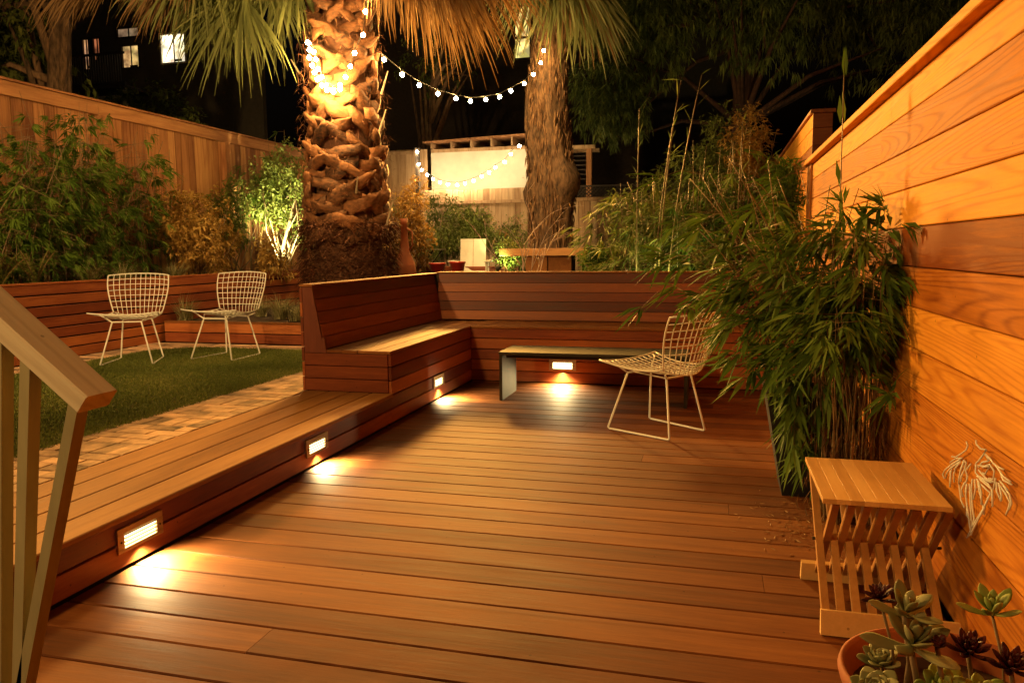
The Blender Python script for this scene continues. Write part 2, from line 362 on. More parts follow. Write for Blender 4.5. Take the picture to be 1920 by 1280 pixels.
m = MB(); tilt(m, 'x', -3.22, .885, 8.715, 8.80, .604, 1.145, 5, sgn=1); m.build('backrest', IPE_X, cb)
m = MB(); m.bar('y', 5.80, 8.93, -3.365, -3.245, 1.130, 1.150, .004); m.bar('x', -3.243, .885, 8.79, 8.93, 1.147, 1.165, .004); m.build('cap', SEAT_Y, cb)
m = MB()
for i in range(7): m.bar('y', 5.815, 8.93, -3.372, -3.350, .25 + i * .125, .25 + i * .125 + .118, .003)
m.build('back_panel', IPE_Y, cb)
m = MB(); m.box(-3.345, -2.592, 5.835, 8.9, -.05, .57, 0); m.box(-2.592, .885, 8.024, 8.9, -.05, .57, 0)
m.prism([(-3.345, .57), (-3.188, .57), (-3.288, 1.125), (-3.345, 1.125)], 'y', 5.845, 8.9)
m.prism([(8.742, .57), (8.9, .57), (8.9, 1.143), (8.828, 1.143)], 'x', -3.24, .885); m.build('frame', GAP, cb)

# cedar wall on the right
cw = thing('cedar_wall', 'tall cedar board wall running along the right side of the deck', 'wall', (.95, 4, 0))
m = MB(); z = .01; k = 0; TONE = [.30, .42, .55, .60, .66, .78, .36, .12, .80, .64, .40, .74]
while z < 2.22:
    z1 = min(z + .184, 2.228)
    cuts = {1: [2.0, 5.2], 4: [4.35], 6: [6.2], 8: [1.4, 6.5], 10: [4.9]}.get(k, [])
    ys = [-.6] + cuts + [8.2]
    for a, b in zip(ys[:-1], ys[1:]): m.bar('y', a + .001, b - .001, .9 + rd.uniform(0, .003), .925, z, z1, .004, TONE[k] + rd.uniform(-.08, .08))
    z += .188; k += 1
m.build('boards', CEDAR, cw)
m = MB(); m.bar('y', -.6, 8.52, .845, 1.06, 2.232, 2.278, .004); m.build('cap', CEDAR, cw)
m = MB(); m.bar('z', .6, 2.23, .884, 1.03, 8.202, 8.50, .004); m.build('end_post', CEDAR_Z, cw)
m = MB(); m.box(.926, 1.02, -.6, 8.2, -.05, 2.228, 0); m.build('frame', GAP, cw)
cw2 = thing('cedar_wall', 'taller far section of cedar wall with end pier behind the bamboo', 'wall', (1.1, 11, 0))
m = MB()
for i in range(12): z0 = .66 + i * .187; m.bar('y', 9.243, 16.5, 1.0, 1.022, z0, min(z0 + .183, 2.868), .004)
m.build('boards', CEDAR, cw2)
m = MB()
for i in range(12): z0 = .66 + i * .187; m.bar('x', 1.0, 1.20, 9.218, 9.241, z0, min(z0 + .183, 2.868), .004)
m.build('end_pier', IPE_X, cw2)
m = MB(); m.bar('y', 9.19, 16.5, .97, 1.225, 2.872, 2.91, .004); m.build('cap', IPE_Y, cw2)
m = MB(); m.box(1.024, 1.19, 9.243, 16.5, .5, 2.866, 0); m.build('frame', GAP, cw2)

# brick border of the lawn, laid as loose old bricks
m = MB()
def brick(x0, x1, y0, y1):
    j = lambda: rd.uniform(-.003, .003)
    a = rd.uniform(-.02, .02); cx, cy = (x0 + x1) / 2, (y0 + y1) / 2
    M = Matrix.Translation((cx, cy, .243 + rd.uniform(-.002, .002))) @ Matrix.Rotation(a, 4, 'Z') @ Matrix.Rotation(rd.uniform(-.004, .004), 4, 'X')
    hx, hy = (x1 - x0) / 2 - .0035, (y1 - y0) / 2 - .0035
    m.box(-hx + j(), hx + j(), -hy + j(), hy + j(), -.04, .006, .007, rd.random(), M)
y = -.4; r_ = 0
while y < 8.75:      # strip beside the step: running bond with headers here and there
    x = -3.335 + (0 if r_ % 2 == 0 else .12)
    if r_ % 5 == 4 and y < 8.4:
        x = -3.335
        while x > -3.9: brick(x - .12, x, y, y + .24); x -= .12
        y += .24
    else:
        if r_ % 2: brick(-3.335 - .0, -3.335 + .0, y, y + .12) if False else brick(-3.455, -3.335, y, y + .12); x = -3.455
        while x > -3.88: brick(max(x - .24, -3.96), x, y, y + .12); x -= .24
        y += .12
    r_ += 1
x = -4.0
while x > -7.0:      # far border
    for yy in (8.24, 8.36, 8.48): brick(x - .24, x, yy + .0, yy + .12)
    x -= .24
y = 2.0
while y < 8.2: brick(-7.06, -6.82, y, y + .12); brick(-6.82, -6.60, y, y + .12); y += .12
for a in np.linspace(.1, 1.45, 9): brick(-6.45 - .25 * math.cos(a) - .06, -6.45 - .25 * math.cos(a) + .12, 8.0 + .25 * math.sin(a) - .06, 8.0 + .25 * math.sin(a) + .08)
BRICK = plain('old_brick', (.50, .32, .20), .85, var=.6, scale=7, bump=.15)
m.build('brick_path', BRICK, kind='structure')
m = MB(); m.box(-7.06, -3.335, -.5, 8.7, -.05, .236, 0); m.build('path_bedding', plain('sand_joint', (.17, .10, .055), .95, var=.4, scale=30), kind='structure')
# lawn
lawn = [(-3.93, -.4), (-3.93, 8.22), (-6.1, 8.22), (-6.4, 8.05), (-6.57, 7.7), (-6.6, 2.0), (-6.6, -.4)]
m = MB(); m.prism(lawn, 'z', .10, .242); m.build('lawn', plain('lawn_thatch', (.12, .10, .03), .95, var=.5, scale=25, bump=.2), kind='structure')
n = 150000; P = np.stack([rng.uniform(-6.62, -3.9, n), rng.uniform(3.0, 8.24, n), np.full(n, .24)], 1)
keep = ~((P[:, 0] + 6.62) + (8.24 - P[:, 1]) < .42); P = P[keep]; n = len(P)
D = unit(n) * .75; D[:, 2] = 1
t1 = np.sin(P[:, 0] * 3.1 + 1.3 * np.sin(P[:, 1] * 2.3)) * np.sin(P[:, 1] * 2.7 + P[:, 0]) * .25 + .35
V, F, Rr = blades(P, D, rng.uniform(.022, .055, n), rng.uniform(.004, .008, n), np.clip(t1 + rng.normal(0, .22, n), 0, 1), .3)
mesh_obj('lawn_grass', V, F, Rr, L_GRASS, None, label='short worn green grass of the lawn', category='grass', kind='stuff')

# low walls of the planting beds
def board_wall(name, label, axis, a0, a1, face, back, z0, n, pitch, mat, capmat, gap=.012, cap=True, group=None):
    t = thing(name, label, 'planter wall', ((face, (a0 + a1) / 2, z0) if axis == 'y' else ((a0 + a1) / 2, face, z0)), group)
    m = MB()
    lo, hi = sorted((face, face + (.022 if back > face else -.022)))
    for i in range(n): m.bar(axis, a0, a1, lo, hi, z0 + i * pitch, z0 + (i + 1) * pitch - gap, .003)
    m.build('boards', mat, t)
    zt = z0 + n * pitch - gap
    if cap:
        m = MB(); l2, h2 = sorted((face + (-.006 if back > face else .006), back)); m.bar(axis, a0, a1, l2, h2, zt + .002, zt + .024, .003); m.build('cap', capmat, t)
    m = MB(); l3, h3 = sorted((face + (.025 if back > face else -.025), back)); m.bar(axis, a0, a1, l3, h3, z0 - .2, zt - .001, 0); m.build('frame', GAP, t)
board_wall('planter_wall', 'long red board retaining wall behind the two wire chairs', 'y', 1.5, 13.6, -7.10, -7.16, .25, 7, .1215, IPE_Y, IPE_Y, .016)
board_wall('planter_wall', 'knee-high two-board retaining wall across the end of the lawn', 'x', -7.06, -3.38, 8.70, 8.79, .25, 2, .130, IPE_X, SEAT_X, .012)
board_wall('planter_wall', 'dark stepped retaining wall behind the palm', 'x', -7.06, -3.30, 13.0, 13.1, .5, 5, .125, IPE_X, IPE_X, .014)

# tall plank fence on the left
fn = thing('plank_fence', 'tall upright plank fence with top rail behind the left planting', 'fence', (-8.75, 10, 1))
m = MB(); y = 2.5; k = 0
while y < 19.4:
    wd = rd.uniform(.155, .175); m.bar('z', .9, 3.43 - (0 if y < 12 else .0), -8.72 + rd.uniform(-.004, .006), -8.695, y, y + wd, .003); y += wd + .004
m.build('planks', FENCE, fn)
m = MB(); m.bar('y', 2.5, 19.4, -8.69, -8.655, 3.40, 3.58, .004); m.build('fascia', FENCE_Y, fn)
m = MB(); m.bar('y', 2.5, 19.4, -8.80, -8.63, 3.582, 3.615, .004); m.build('cap_rail', FENCE_Y, fn)
for y in (6.6, 9.55, 12.45, 15.4, 18.3): m = MB(); m.bar('z', .9, 3.39, -8.692, -8.58, y, y + .12, .004); m.build('post', FENCE, fn)
# back fence
FENCE_X = wood('pale_fence_wood', 'z', (.22, .12, .06), (.44, .28, .15), (.64, .46, .27), rough=.75, rings=12, ring_amt=.5, vary=.4, bump=.2, spec=.2)
bf = thing('plank_fence', 'pale weathered plank fence across the far end below the shed', 'fence', (-3, 19.5, 1))
m = MB(); x = -8.6
while x < 5:
    wd = rd.uniform(.15, .175); m.bar('z', .6, 3.0 if x < -3.7 else 2.72 + rd.uniform(-.01, .01), x, x + wd, 19.5 + rd.uniform(0, .008), 19.525, .003); x += wd + .005
m.build('planks', FENCE_X, bf)
m = MB(); m.bar('x', -8.6, 5, 19.47, 19.498, 2.62, 2.70, .003); m.build('rail', FENCE_X, bf)
m = MB()   # lattice strip right of the rough trunk
for i in range(70):
    x = -3.6 + i * .09; m.tube([(x, 19.51, 2.72), (x + .25, 19.51, 2.97)], .012, 4); m.tube([(x + .25, 19.53, 2.72), (x, 19.53, 2.97)], .012, 4)
m.bar('x', -3.6, 3, 19.49, 19.54, 2.97, 3.01, .003); m.build('lattice', DARKW, bf)
bf2 = thing('plank_fence', 'taller pale plank panel in the far corner beside the shed', 'fence', (-8.2, 19.9, 2))
m = MB(); x = -9.4
while x < -7.75: m.bar('z', .6, 4.12, x, x + .2, 19.9, 19.93, .003); x += .206
m.build('planks', FENCE_X, bf2)
m = MB(); m.bar('x', -9.4, -7.75, 19.87, 19.898, 4.0, 4.09, .003); m.build('rail', FENCE_X, bf2)
# shed with white wall and exposed rafters
SHEDW = plain('shed_panel', (.62, .56, .44), .8, var=.12, scale=3, bump=.05)
sh = thing('garden_shed', 'shed with plain white wall and exposed rafter ends under its roof', 'shed', (-5.5, 20.5, 3))
m = MB(); m.box(-7.55, -4.6, 20.2, 20.25, .6, 4.05, 0); m.box(-7.55, -7.5, 20.25, 22.5, .6, 4.05, 0); m.build('wall', SHEDW, sh)
m = MB(); m.prism([(-7.72, 4.30), (-4.5, 4.40), (-4.5, 4.44), (-7.72, 4.34)], 'y', 20.02, 22.8); m.build('roof', FENCE_Y, sh)
m = MB()
for i in range(6): x = -7.5 + i * .56; m.bar('y', 20.05, 22.4, x, x + .05, 4.145, 4.295 + i * .017, .003)
m.build('rafter', FENCE_X, sh)
m = MB(); m.box(-7.55, -4.6, 20.19, 20.3, 4.05, 4.14, 0); m.build('wall_plate', FENCE_X, sh)
# pergola frame right of the trunk
pg = thing('pergola', 'timber pergola corner with slatted roof right of the rough trunk', 'pergola', (-3.3, 20.5, .7))
m = MB(); m.bar('z', .66, 4.02, -3.33, -3.19, 20.45, 20.58, .004); m.build('post', FENCE, pg)
m = MB(); m.bar('x', -5.6, -3.1, 20.42, 20.54, 4.022, 4.12, .004); m.build('beam', FENCE_X, pg); m = MB(); m.bar('x', -5.6, -3.1, 21.2, 21.3, 4.022, 4.12, .004); m.build('beam', FENCE_X, pg)
m = MB()
for i in range(6): m.bar('x', -5.5, -3.34, 20.6, 20.64, 3.25 + i * .12, 3.28 + i * .12, .002)
m.build('slats', DARKW, pg)
sp = thing('string_light_post', 'slim dark post carrying the far string of bulbs', 'post', (-7.6, 19.35, .66))
m = MB(); m.bar('z', .66, 4.05, -7.66, -7.56, 19.3, 19.4, .004); m.build('pole', DARKW, sp); m = MB(); m.box(-7.68, -7.54, 19.28, 19.42, 4.052, 4.08, .003); m.build('cap', DARKW, sp)

# houses beyond the fences
hl = thing('neighbour_house', 'dark stucco house on the left with lit windows and balcony', 'house', (-20, 24, 2))
m = MB()
wins = [(-22.25, -21.9, 7.95, 9.1), (-21.8, -21.42, 8.25, 9.1), (-20.75, -19.75, 8.95, 9.35), (-20.6, -19.8, 7.9, 8.75), (-18.95, -17.9, 7.95, 9.0)]
xs = sorted({-27.0, -15.0, *[v for a in wins for v in a[:2]]}); zs = sorted({2.0, 11.0, *[v for a in wins for v in a[2:]]})
for a, b in zip(xs[:-1], xs[1:]):
    for c, d in zip(zs[:-1], zs[1:]):
        cx, cz = (a + b) / 2, (c + d) / 2
        if not any(q[0] < cx < q[1] and q[2] < cz < q[3] for q in wins): m.box(a, b, 24, 24.2, c, d, 0, .4)
m.build('wall', CEILW, hl)
m = MB(); m.prism([(-28, 11.02), (-14.4, 11.02), (-15.5, 12.6), (-26, 12.6)], 'y', 23.3, 27); m.build('roof', DARKW, hl)
for i, q in enumerate(wins):
    f = MB()
    for a in ((q[0], q[0] + .06, q[2], q[3]), (q[1] - .06, q[1], q[2], q[3]), (q[0] + .06, q[1] - .06, q[2], q[2] + .06), (q[0] + .06, q[1] - .06, q[3] - .06, q[3])): f.box(a[0], a[1], 23.97, 24.05, a[2], a[3], 0)
    fo = f.build('window', WHITEW if i == 4 else DARKW, hl)
    gl = MB(); gl.box(q[0] + .04, q[1] - .04, 24.06, 24.08, q[2] + .04, q[3] - .04, 0)
    if i in (0, 3): gl = MB(); gl.box(q[0] + .04, q[1] - .04, 24.06, 24.08, q[2] + .04, q[3] - .04, 0)
    gl.build('pane', litpane('lit_pane_%d' % i, [(1, .50, .22), (.9, .26, .10), (.8, .5, .26), (1, .62, .22), (1, .82, .50)][i], [1.0, .55, .5, 1.2, 4.0][i]), fo)
    mu = MB(); mu.box((q[0] + q[1]) / 2 - .02, (q[0] + q[1]) / 2 + .02, 24.03, 24.05, q[2] + .06, q[3] - .06, 0); mu.build('mullion', DARKW, fo)
    # things seen inside: curtains / shelf bars
    for kk in range(1):
        cu = MB(); cu.box(q[0] + rd.uniform(.08, .7) * (q[1] - q[0]), q[0] + rd.uniform(.75, .9) * (q[1] - q[0]), 24.045, 24.055, q[2] + (kk + .3) * (q[3] - q[2]) / 3.3, q[2] + (kk + .55) * (q[3] - q[2]) / 3.3, 0); cu.build('shelf', DARKW, fo)
bl = MB()
for i in range(26): x = -22.0 + i * .1; bl.box(x, x + .035, 22.6, 22.64, 7.15, 8.05, 0)
bl.box(-22.05, -19.3, 22.58, 22.66, 8.05, 8.12, 0); bl.box(-22.05, -19.3, 22.58, 22.66, 7.05, 7.14, 0); bl.box(-22.05, -19.3, 22.58, 24, 6.95, 7.04, 0)
bl.build('balcony', DARKW, hl)
m = MB(); m.box(-22, -21.88, 22.6, 22.72, 2, 6.94, 0); m.box(-19.45, -19.33, 22.6, 22.72, 2, 6.94, 0); m.box(-22, -19.33, 22.6, 22.7, 6.55, 6.72, 0); m.build('balcony_post', PAINT, hl)
hr = thing('neighbour_house', 'dark house in the middle distance with one tall yellow window', 'house', (-7, 28, 2))
m = MB()
for a in ((-14, -7.22, 1, 13), (-6.55, 1, 1, 13), (-7.22, -6.55, 1, 8.2), (-7.22, -6.55, 10.3, 13)): m.box(a[0], a[1], 28, 28.2, a[2], a[3], 0, .4)
m.build('wall', DARKW, hr)
m = MB(); m.prism([(-14.5, 13.02), (1.5, 13.02), (-1, 15), (-12, 15)], 'y', 27.4, 32); m.build('roof', DARKW, hr)
f = MB(); f.box(-7.22, -7.15, 27.97, 28.05, 8.2, 10.3, 0); f.box(-6.62, -6.55, 27.97, 28.05, 8.2, 10.3, 0); f.box(-7.15, -6.62, 27.97, 28.05, 8.95, 9.02, 0); f.box(-7.15, -6.62, 27.97, 28.05, 8.2, 8.28, 0); f.box(-7.15, -6.62, 27.97, 28.05, 10.22, 10.3, 0)
fo = f.build('window', DARKW, hr)
gl = MB(); gl.box(-7.17, -6.6, 28.06, 28.08, 8.25, 10.25, 0); gl.build('pane', litpane('yellow_pane', (.95, .72, .22), 2.2), fo)
# ================================================================ OBJECTS ON THE DECK
V3 = Vector
def step_light(label, loc, rz):
    t = thing('step_light', label, 'step light', loc, 'louvred step lights')
    def put(m, name, mat, par=t):
        M = Matrix.Rotation(rz, 4, 'Z'); m.v = [tuple(M @ V3(p) + V3(loc)) for p in m.v]; return m.build(name, mat, par)
    m = MB()      # local: wall plane y=0, facing -y
    for a in ((-.145, .145, .028, .058), (-.145, .145, -.058, -.040), (-.145, -.105, -.040, .028), (.105, .145, -.040, .028)): m.box(a[0], a[1], -.012, -.001, a[2], a[3], .002)
    fr = put(m, 'frame', BRASS)
    for sx in (-.125, .125): m = MB(); m.ball((sx, -.012, -.006), .005, 8); put(m, 'screw', STEEL, fr)
    m = MB(); m.box(-.1045, .1045, -.0035, -.0015, -.0395, .0275, 0) ; put(m, 'lens', LENS)
    m = MB()
    for k in range(4): z = -.028 + k * .017; m.prism([(-.004, z + .0035), (-.0135, z + .0010), (-.0135, z - .0045), (-.004, z - .0015)], 'x', -.104, .104)
    put(m, 'louvre', BRASS)
    Mr = Matrix.Rotation(rz, 4, 'Z'); lamp('SPOT', 'step_lamp', Mr @ V3((0, -.030, -.050)) + V3(loc), 135, (1, .74, .33), Mr @ V3((0, -.12, -.17)) + V3(loc), .015, 150, 1)
step_light('brass louvred step light in the riser closest to the handrail', (-2.566, 2.905, .135), R(90))
step_light('brass louvred step light in the middle of the long step riser', (-2.566, 4.56, .137), R(90))
step_light('small step light glowing in the bench side facing the deck', (-2.566, 6.93, .172), R(90))
step_light('step light glowing under the steel bench in the rear panel', (-1.55, 7.998, .200), 0)

# steel bench
sb = thing('steel_bench', 'long low bench of dark bent steel plate before the rear seat', 'bench', (-1.1, 7.2, 0))
m = MB(); m.bar('x', -1.955, -.215, 6.93, 7.47, .438, .468, .004); m.build('top', STEEL, sb)
for x in (-1.953, -.247): m = MB(); m.bar('y', 6.935, 7.465, x, x + .030, .002, .436, .004); m.build('leg', STEEL, sb)
m = MB(); m.bar('x', -1.90, -.25, 7.0, 7.03, .405, .436, .002); m.bar('x', -1.90, -.25, 7.37, 7.40, .405, .436, .002); m.build('rail', STEEL, sb)

# wire chairs (faces -y locally), 1.2 x
def make_wire_chair(label):
    t = thing('wire_chair', label, 'chair', (0, 0, 0), 'white wire chairs')
    k = 1.2
    def S(u, v):      # v 0 front edge .. 1 seat/back bend .. 2 top
        if v <= 1:
            hw = .285 - .075 * v ** .8
            y = -.27 + .46 * v; z = .465 - .055 * math.sin(math.pi * min(1, v) * .62) - .02 * (1 - u * u) + .025 * v * v * u * u
            y -= .00 * u * u
            y += .055 * v * (1 - u * u)
        else:
            q = v - 1
            hw = .21 + .055 * math.sin(q * math.pi * .62)
            y = .19 + .055 * (1 - u * u) + .095 * q + .02 * q * q - .035 * q * u * u; z = .417 + .005 * u * u + .37 * (q ** .9)
            z -= .02 * q * u * u
        return V3((u * hw, y, z)) * k
    vv = [i / 8 for i in range(9)] + [1 + i / 7 for i in range(1, 8)]
    seat = MB(); back = MB()
    for i in range(13):
        u = -1 + 2 * i / 12; r = .0075 if i in (0, 12) else .0042
        seat.tube([S(u, v) for v in vv[:9]], r, 5); back.tube([S(u, v) for v in [1 + j / 14 for j in range(15)]], r, 5)
    for i, v in enumerate(vv):
        r = .0075 if v in (0, 2) else .0042
        (seat if v <= 1 else back).tube([S(-1 + 2 * j / 12, v) for j in range(13)], r, 5)
    seat.build('seat', WHITEM, t, True); back.build('backrest', WHITEM, t, True)
    for s in (-1, 1):
        m = MB(); pts = [V3((s * .12, -.17, .375)), V3((s * .215, -.255, .012)), V3((s * .215, -.24, .006)), V3((s * .185, .215, .006)), V3((s * .185, .225, .012)), V3((s * .125, .15, .375))]
        m.tube([p * k for p in pts], .0085, 7); m.build('leg_frame', WHITEM, t, True)
    for y, hw, yt, zt, wt in ((-.17, .12, -.215, .452, .215), (.15, .125, .185, .405, .185)):
        m = MB(); m.tube([V3(p) * k for p in ((-wt, yt, zt), (-hw, y, .375), (hw, y, .375), (wt, yt, zt))], .0078, 7); m.build('cross_bar', WHITEM, t, True)
    for s in (-1, 1): m = MB(); m.tube([V3(p) * k for p in ((s * .12, -.17, .375), (s * .2, -.06, .405), (s * .125, .15, .375))], .0055, 6); m.build('side_bar', WHITEM, t, True)
    return t
c1 = make_wire_chair('white wire chair on the lawn facing the deck, nearer the handrail')
c1.location = (-6.10, 7.02, .247); c1.rotation_euler = (0, 0, math.atan2(-.5, -.85) * -1 + 0)
def face(o, dx, dy): o.rotation_euler = (0, 0, math.atan2(dy, dx) + math.pi / 2)
face(c1, .42, -.9)
c2 = copy_tree(c1); c2.location = (-5.30, 7.55, .247); face(c2, -.02, -1); c2['label'] = 'white wire chair turned sideways on the lawn beside the bench'
c3 = copy_tree(c1); c3.location = (-.40, 6.05, .001); face(c3, -.83, .565); c3['label'] = 'white wire chair on the deck half hidden by bamboo leaves'

# folding stool
fs = thing('folding_stool', 'folding bamboo slat stool on the deck against the cedar wall', 'stool', (.62, 3.2, 0))
m = MB()
for i in range(9): x = .402 + i * .0478; m.bar('y', 2.95, 3.54, x, x + .0477, .484, .502, .0004)
m.build('seat', BAMBW, fs)
def slat(m, x0, x1, a, b, th):
    (y0, z0), (y1, z1) = a, b; L = math.hypot(y1 - y0, z1 - z0); ny, nz = -(z1 - z0) / L * th / 2, (y1 - y0) / L * th / 2
    m.prism([(y0 - ny, z0 - nz), (y1 - ny, z1 - nz), (y1 + ny, z1 + nz), (y0 + ny, z0 + nz)], 'x', x0, x1)
for i in range(8):
    x = .412 + i * .0545
    m = MB(); slat(m, x, x + .027, (2.925, .05), (3.47, .478), .030); m.build('slat', BAMBZ, fs)
    m = MB(); slat(m, x + .0275, x + .0275 + .0265, (2.99, .478), (3.39, .05), .024); m.build('slat', BAMBZ, fs)
m = MB(); m.prism([(2.893, .004), (2.922, .0), (2.938, .085), (2.912, .092)], 'x', .405, .868); m.build('foot_bar', BAMBW, fs)
m = MB(); m.prism([(3.395, .0), (3.425, .004), (3.405, .085), (3.378, .080)], 'x', .385, .868); m.build('foot_bar', BAMBW, fs)
m = MB(); m.tube([(.40, 3.19, .262), (.868, 3.19, .262)], .006, 8); m.build('pivot_rod', STEEL, fs)

# stair handrail close to the camera
hrl = thing('stair_handrail', 'sloping wooden stair handrail with fanned square balusters in front', 'handrail', (-1.285, 1.375, 1.118))
m = MB(); m.bar('x', -1.285 - 2.4, -1.285, 1.330, 1.420, 1.118 - .047, 1.118, .004); o = m.build('handrail', PINE, hrl); o.rotation_euler = (0, R(37.6), 0)
def zrail(x): return 1.118 + (-1.285 - x) * math.tan(R(37.6)) - .058
for a, b in (((-1.351, 1.077), (-1.553, .429)), ((-1.458, 1.231), (-1.566, .428)), ((-1.534, 1.254), (-1.625, .42)), ((-1.70, 1.40), (-1.78, .42)), ((-1.86, 1.5), (-1.90, .42))):
    sl = (a[0] - b[0]) / (a[1] - b[1]); x_of = lambda z: b[0] + sl * (z - b[1])
    w_ = .027; zt = a[1]
    for _ in range(6): zt = zrail(x_of(zt)) - .001
    x0, x1 = x_of(zt), x_of(.0); z2 = zt - w_ * math.tan(R(37.6)); xb = x_of(z2) + w_
    m = MB(); m.prism([(x0, zt), (xb, z2), (x1 + w_, .002), (x1, .002)], 'y', 1.340, 1.372)
    m.build('baluster', PAINT, hrl)

# wire ornament on the cedar wall
ORN = [[(3.027, 0.724), (3.008, 0.714), (3.022, 0.695), (3.075, 0.668), (3.137, 0.638), (3.187, 0.627)], [(3.072, 0.652), (3.141, 0.632), (3.211, 0.597)], [(3.072, 0.648), (3.175, 0.599), (3.257, 0.553), (3.278, 0.53), (3.251, 0.522)], [(3.08, 0.637), (3.195, 0.579), (3.237, 0.546), (3.243, 0.527)], [(3.1, 0.627), (3.184, 0.583), (3.199, 0.539), (3.198, 0.505)], [(3.07, 0.639), (3.123, 0.6), (3.14, 0.57), (3.129, 0.543)], [(3.193, 0.569), (3.182, 0.544), (3.183, 0.509)], [(3.045, 0.652), (3.076, 0.613), (3.094, 0.566), (3.075, 0.527), (3.053, 0.499), (3.012, 0.485)], [(3.029, 0.653), (3.063, 0.606), (3.074, 0.576), (3.075, 0.554)], [(3.045, 0.651), (3.013, 0.651), (3.024, 0.627), (3.059, 0.587), (3.061, 0.566)], [(2.973, 0.657), (3.0, 0.636), (3.023, 0.621), (2.999, 0.604), (3.006, 0.585), (3.047, 0.552), (3.054, 0.533), (3.033, 0.519)], [(2.917, 0.756), (2.91, 0.744), (2.866, 0.739), (2.813, 0.749), (2.832, 0.729), (2.877, 0.694), (2.902, 0.678)], [(2.828, 0.73), (2.783, 0.729), (2.747, 0.721), (2.697, 0.722), (2.653, 0.727)], [(2.828, 0.728), (2.798, 0.716), (2.858, 0.695), (2.891, 0.668)], [(2.902, 0.678), (2.901, 0.646), (2.867, 0.643), (2.743, 0.658)], [(2.892, 0.674), (2.829, 0.689), (2.779, 0.709), (2.734, 0.7), (2.737, 0.671), (2.779, 0.662)], [(2.889, 0.659), (2.813, 0.652), (2.74, 0.662)], [(2.837, 0.683), (2.77, 0.705), (2.807, 0.667), (2.834, 0.665)], [(2.738, 0.723), (2.695, 0.714), (2.653, 0.705), (2.591, 0.706)], [(2.694, 0.711), (2.658, 0.692), (2.586, 0.699)], [(2.673, 0.685), (2.601, 0.677)], [(2.678, 0.668), (2.62, 0.657), (2.587, 0.644), (2.594, 0.621), (2.609, 0.597)], [(2.655, 0.675), (2.598, 0.664), (2.579, 0.644), (2.59, 0.62)], [(2.71, 0.683), (2.719, 0.643)], [(2.708, 0.671), (2.702, 0.643), (2.658, 0.624)], [(2.695, 0.672), (2.665, 0.642), (2.662, 0.623)], [(2.885, 0.638), (2.776, 0.645), (2.731, 0.637), (2.717, 0.586)], [(2.865, 0.634), (2.748, 0.635), (2.729, 0.582)], [(2.902, 0.623), (2.862, 0.619), (2.762, 0.618), (2.805, 0.563), (2.808, 0.528)], [(2.929, 0.615), (2.932, 0.578), (2.912, 0.548)], [(2.915, 0.619), (2.9, 0.588), (2.912, 0.548)], [(2.892, 0.626), (2.867, 0.592), (2.822, 0.555), (2.808, 0.528)], [(2.863, 0.625), (2.83, 0.597), (2.823, 0.558)], [(2.938, 0.609), (2.941, 0.569), (2.92, 0.516), (2.895, 0.485), (2.908, 0.451)], [(3.004, 0.576), (3.009, 0.547), (2.984, 0.501), (2.983, 0.468), (2.941, 0.465)], [(2.984, 0.582), (2.986, 0.538), (2.957, 0.497), (2.928, 0.453), (2.902, 0.423)], [(2.965, 0.588), (2.952, 0.548), (2.939, 0.509), (2.912, 0.449)], [(2.761, 0.615), (2.812, 0.552), (2.876, 0.488), (2.925, 0.435), (2.958, 0.395)], [(2.795, 0.554), (2.84, 0.504), (2.904, 0.429), (2.948, 0.397)], [(3.019, 0.575), (3.05, 0.541), (3.035, 0.519)]]
wo = thing('wall_ornament', 'white root-shaped wire ornament hanging on the cedar wall', 'ornament', (.885, 2.9, .6))
m = MB(); m2 = MB()
for i, s in enumerate(ORN):
    (m if i in (0, 11, 12) else m2).tube([(.884 + .003 * math.sin(i * 2.1), a, b) for a, b in s], .0031, 5)
m.build('hanging_wire', WHITEM, wo, True); m2.build('wire_roots', WHITEM, wo, True)

# ---- potted bamboo
def culm(m, base, lean, h, r, seg=6, n=6):
    pts = [(base[0] + lean[0] * (i / n) ** 1.6, base[1] + lean[1] * (i / n) ** 1.6, base[2] + h * i / n) for i in range(n + 1)]
    m.tube(pts, [r * (1 - .6 * i / n) for i in range(n + 1)], seg); return pts
pb = thing('potted_bamboo', 'leafy bamboo in a square black planter beside the cedar wall', 'plant', (.52, 4.85, 0))
def frus(m, c, b, t, z0, z1):
    v = [(c[0] + sx * b, c[1] + sy * b, z0) for sx, sy in ((-1, -1), (1, -1), (1, 1), (-1, 1))] + [(c[0] + sx * t, c[1] + sy * t, z1) for sx, sy in ((-1, -1), (1, -1), (1, 1), (-1, 1))]
    m.add(v, [(0, 1, 5, 4), (1, 2, 6, 5), (2, 3, 7, 6), (3, 0, 4, 7)])
m = MB(); c = (.55, 4.72); frus(m, c, .15, .255, .0, .60); frus(m, c, .235, .14, .60, .30)
m.add([(c[0] + sx * s, c[1] + sy * s, .60) for s in (.255, .235) for sx, sy in ((-1, -1), (1, -1), (1, 1), (-1, 1))], [(0, 1, 5, 4), (1, 2, 6, 5), (2, 3, 7, 6), (3, 0, 4, 7)])
m.build('planter', BLACKP, pb)
m = MB(); m.box(c[0] - .22, c[0] + .22, c[1] - .22, c[1] + .22, .53, .54, 0); m.build('soil', SOIL, pb)
m = MB(); lb = LB(); tips = []; dirs = []
def sway(p): return (min(p[0], .87), p[1], p[2])
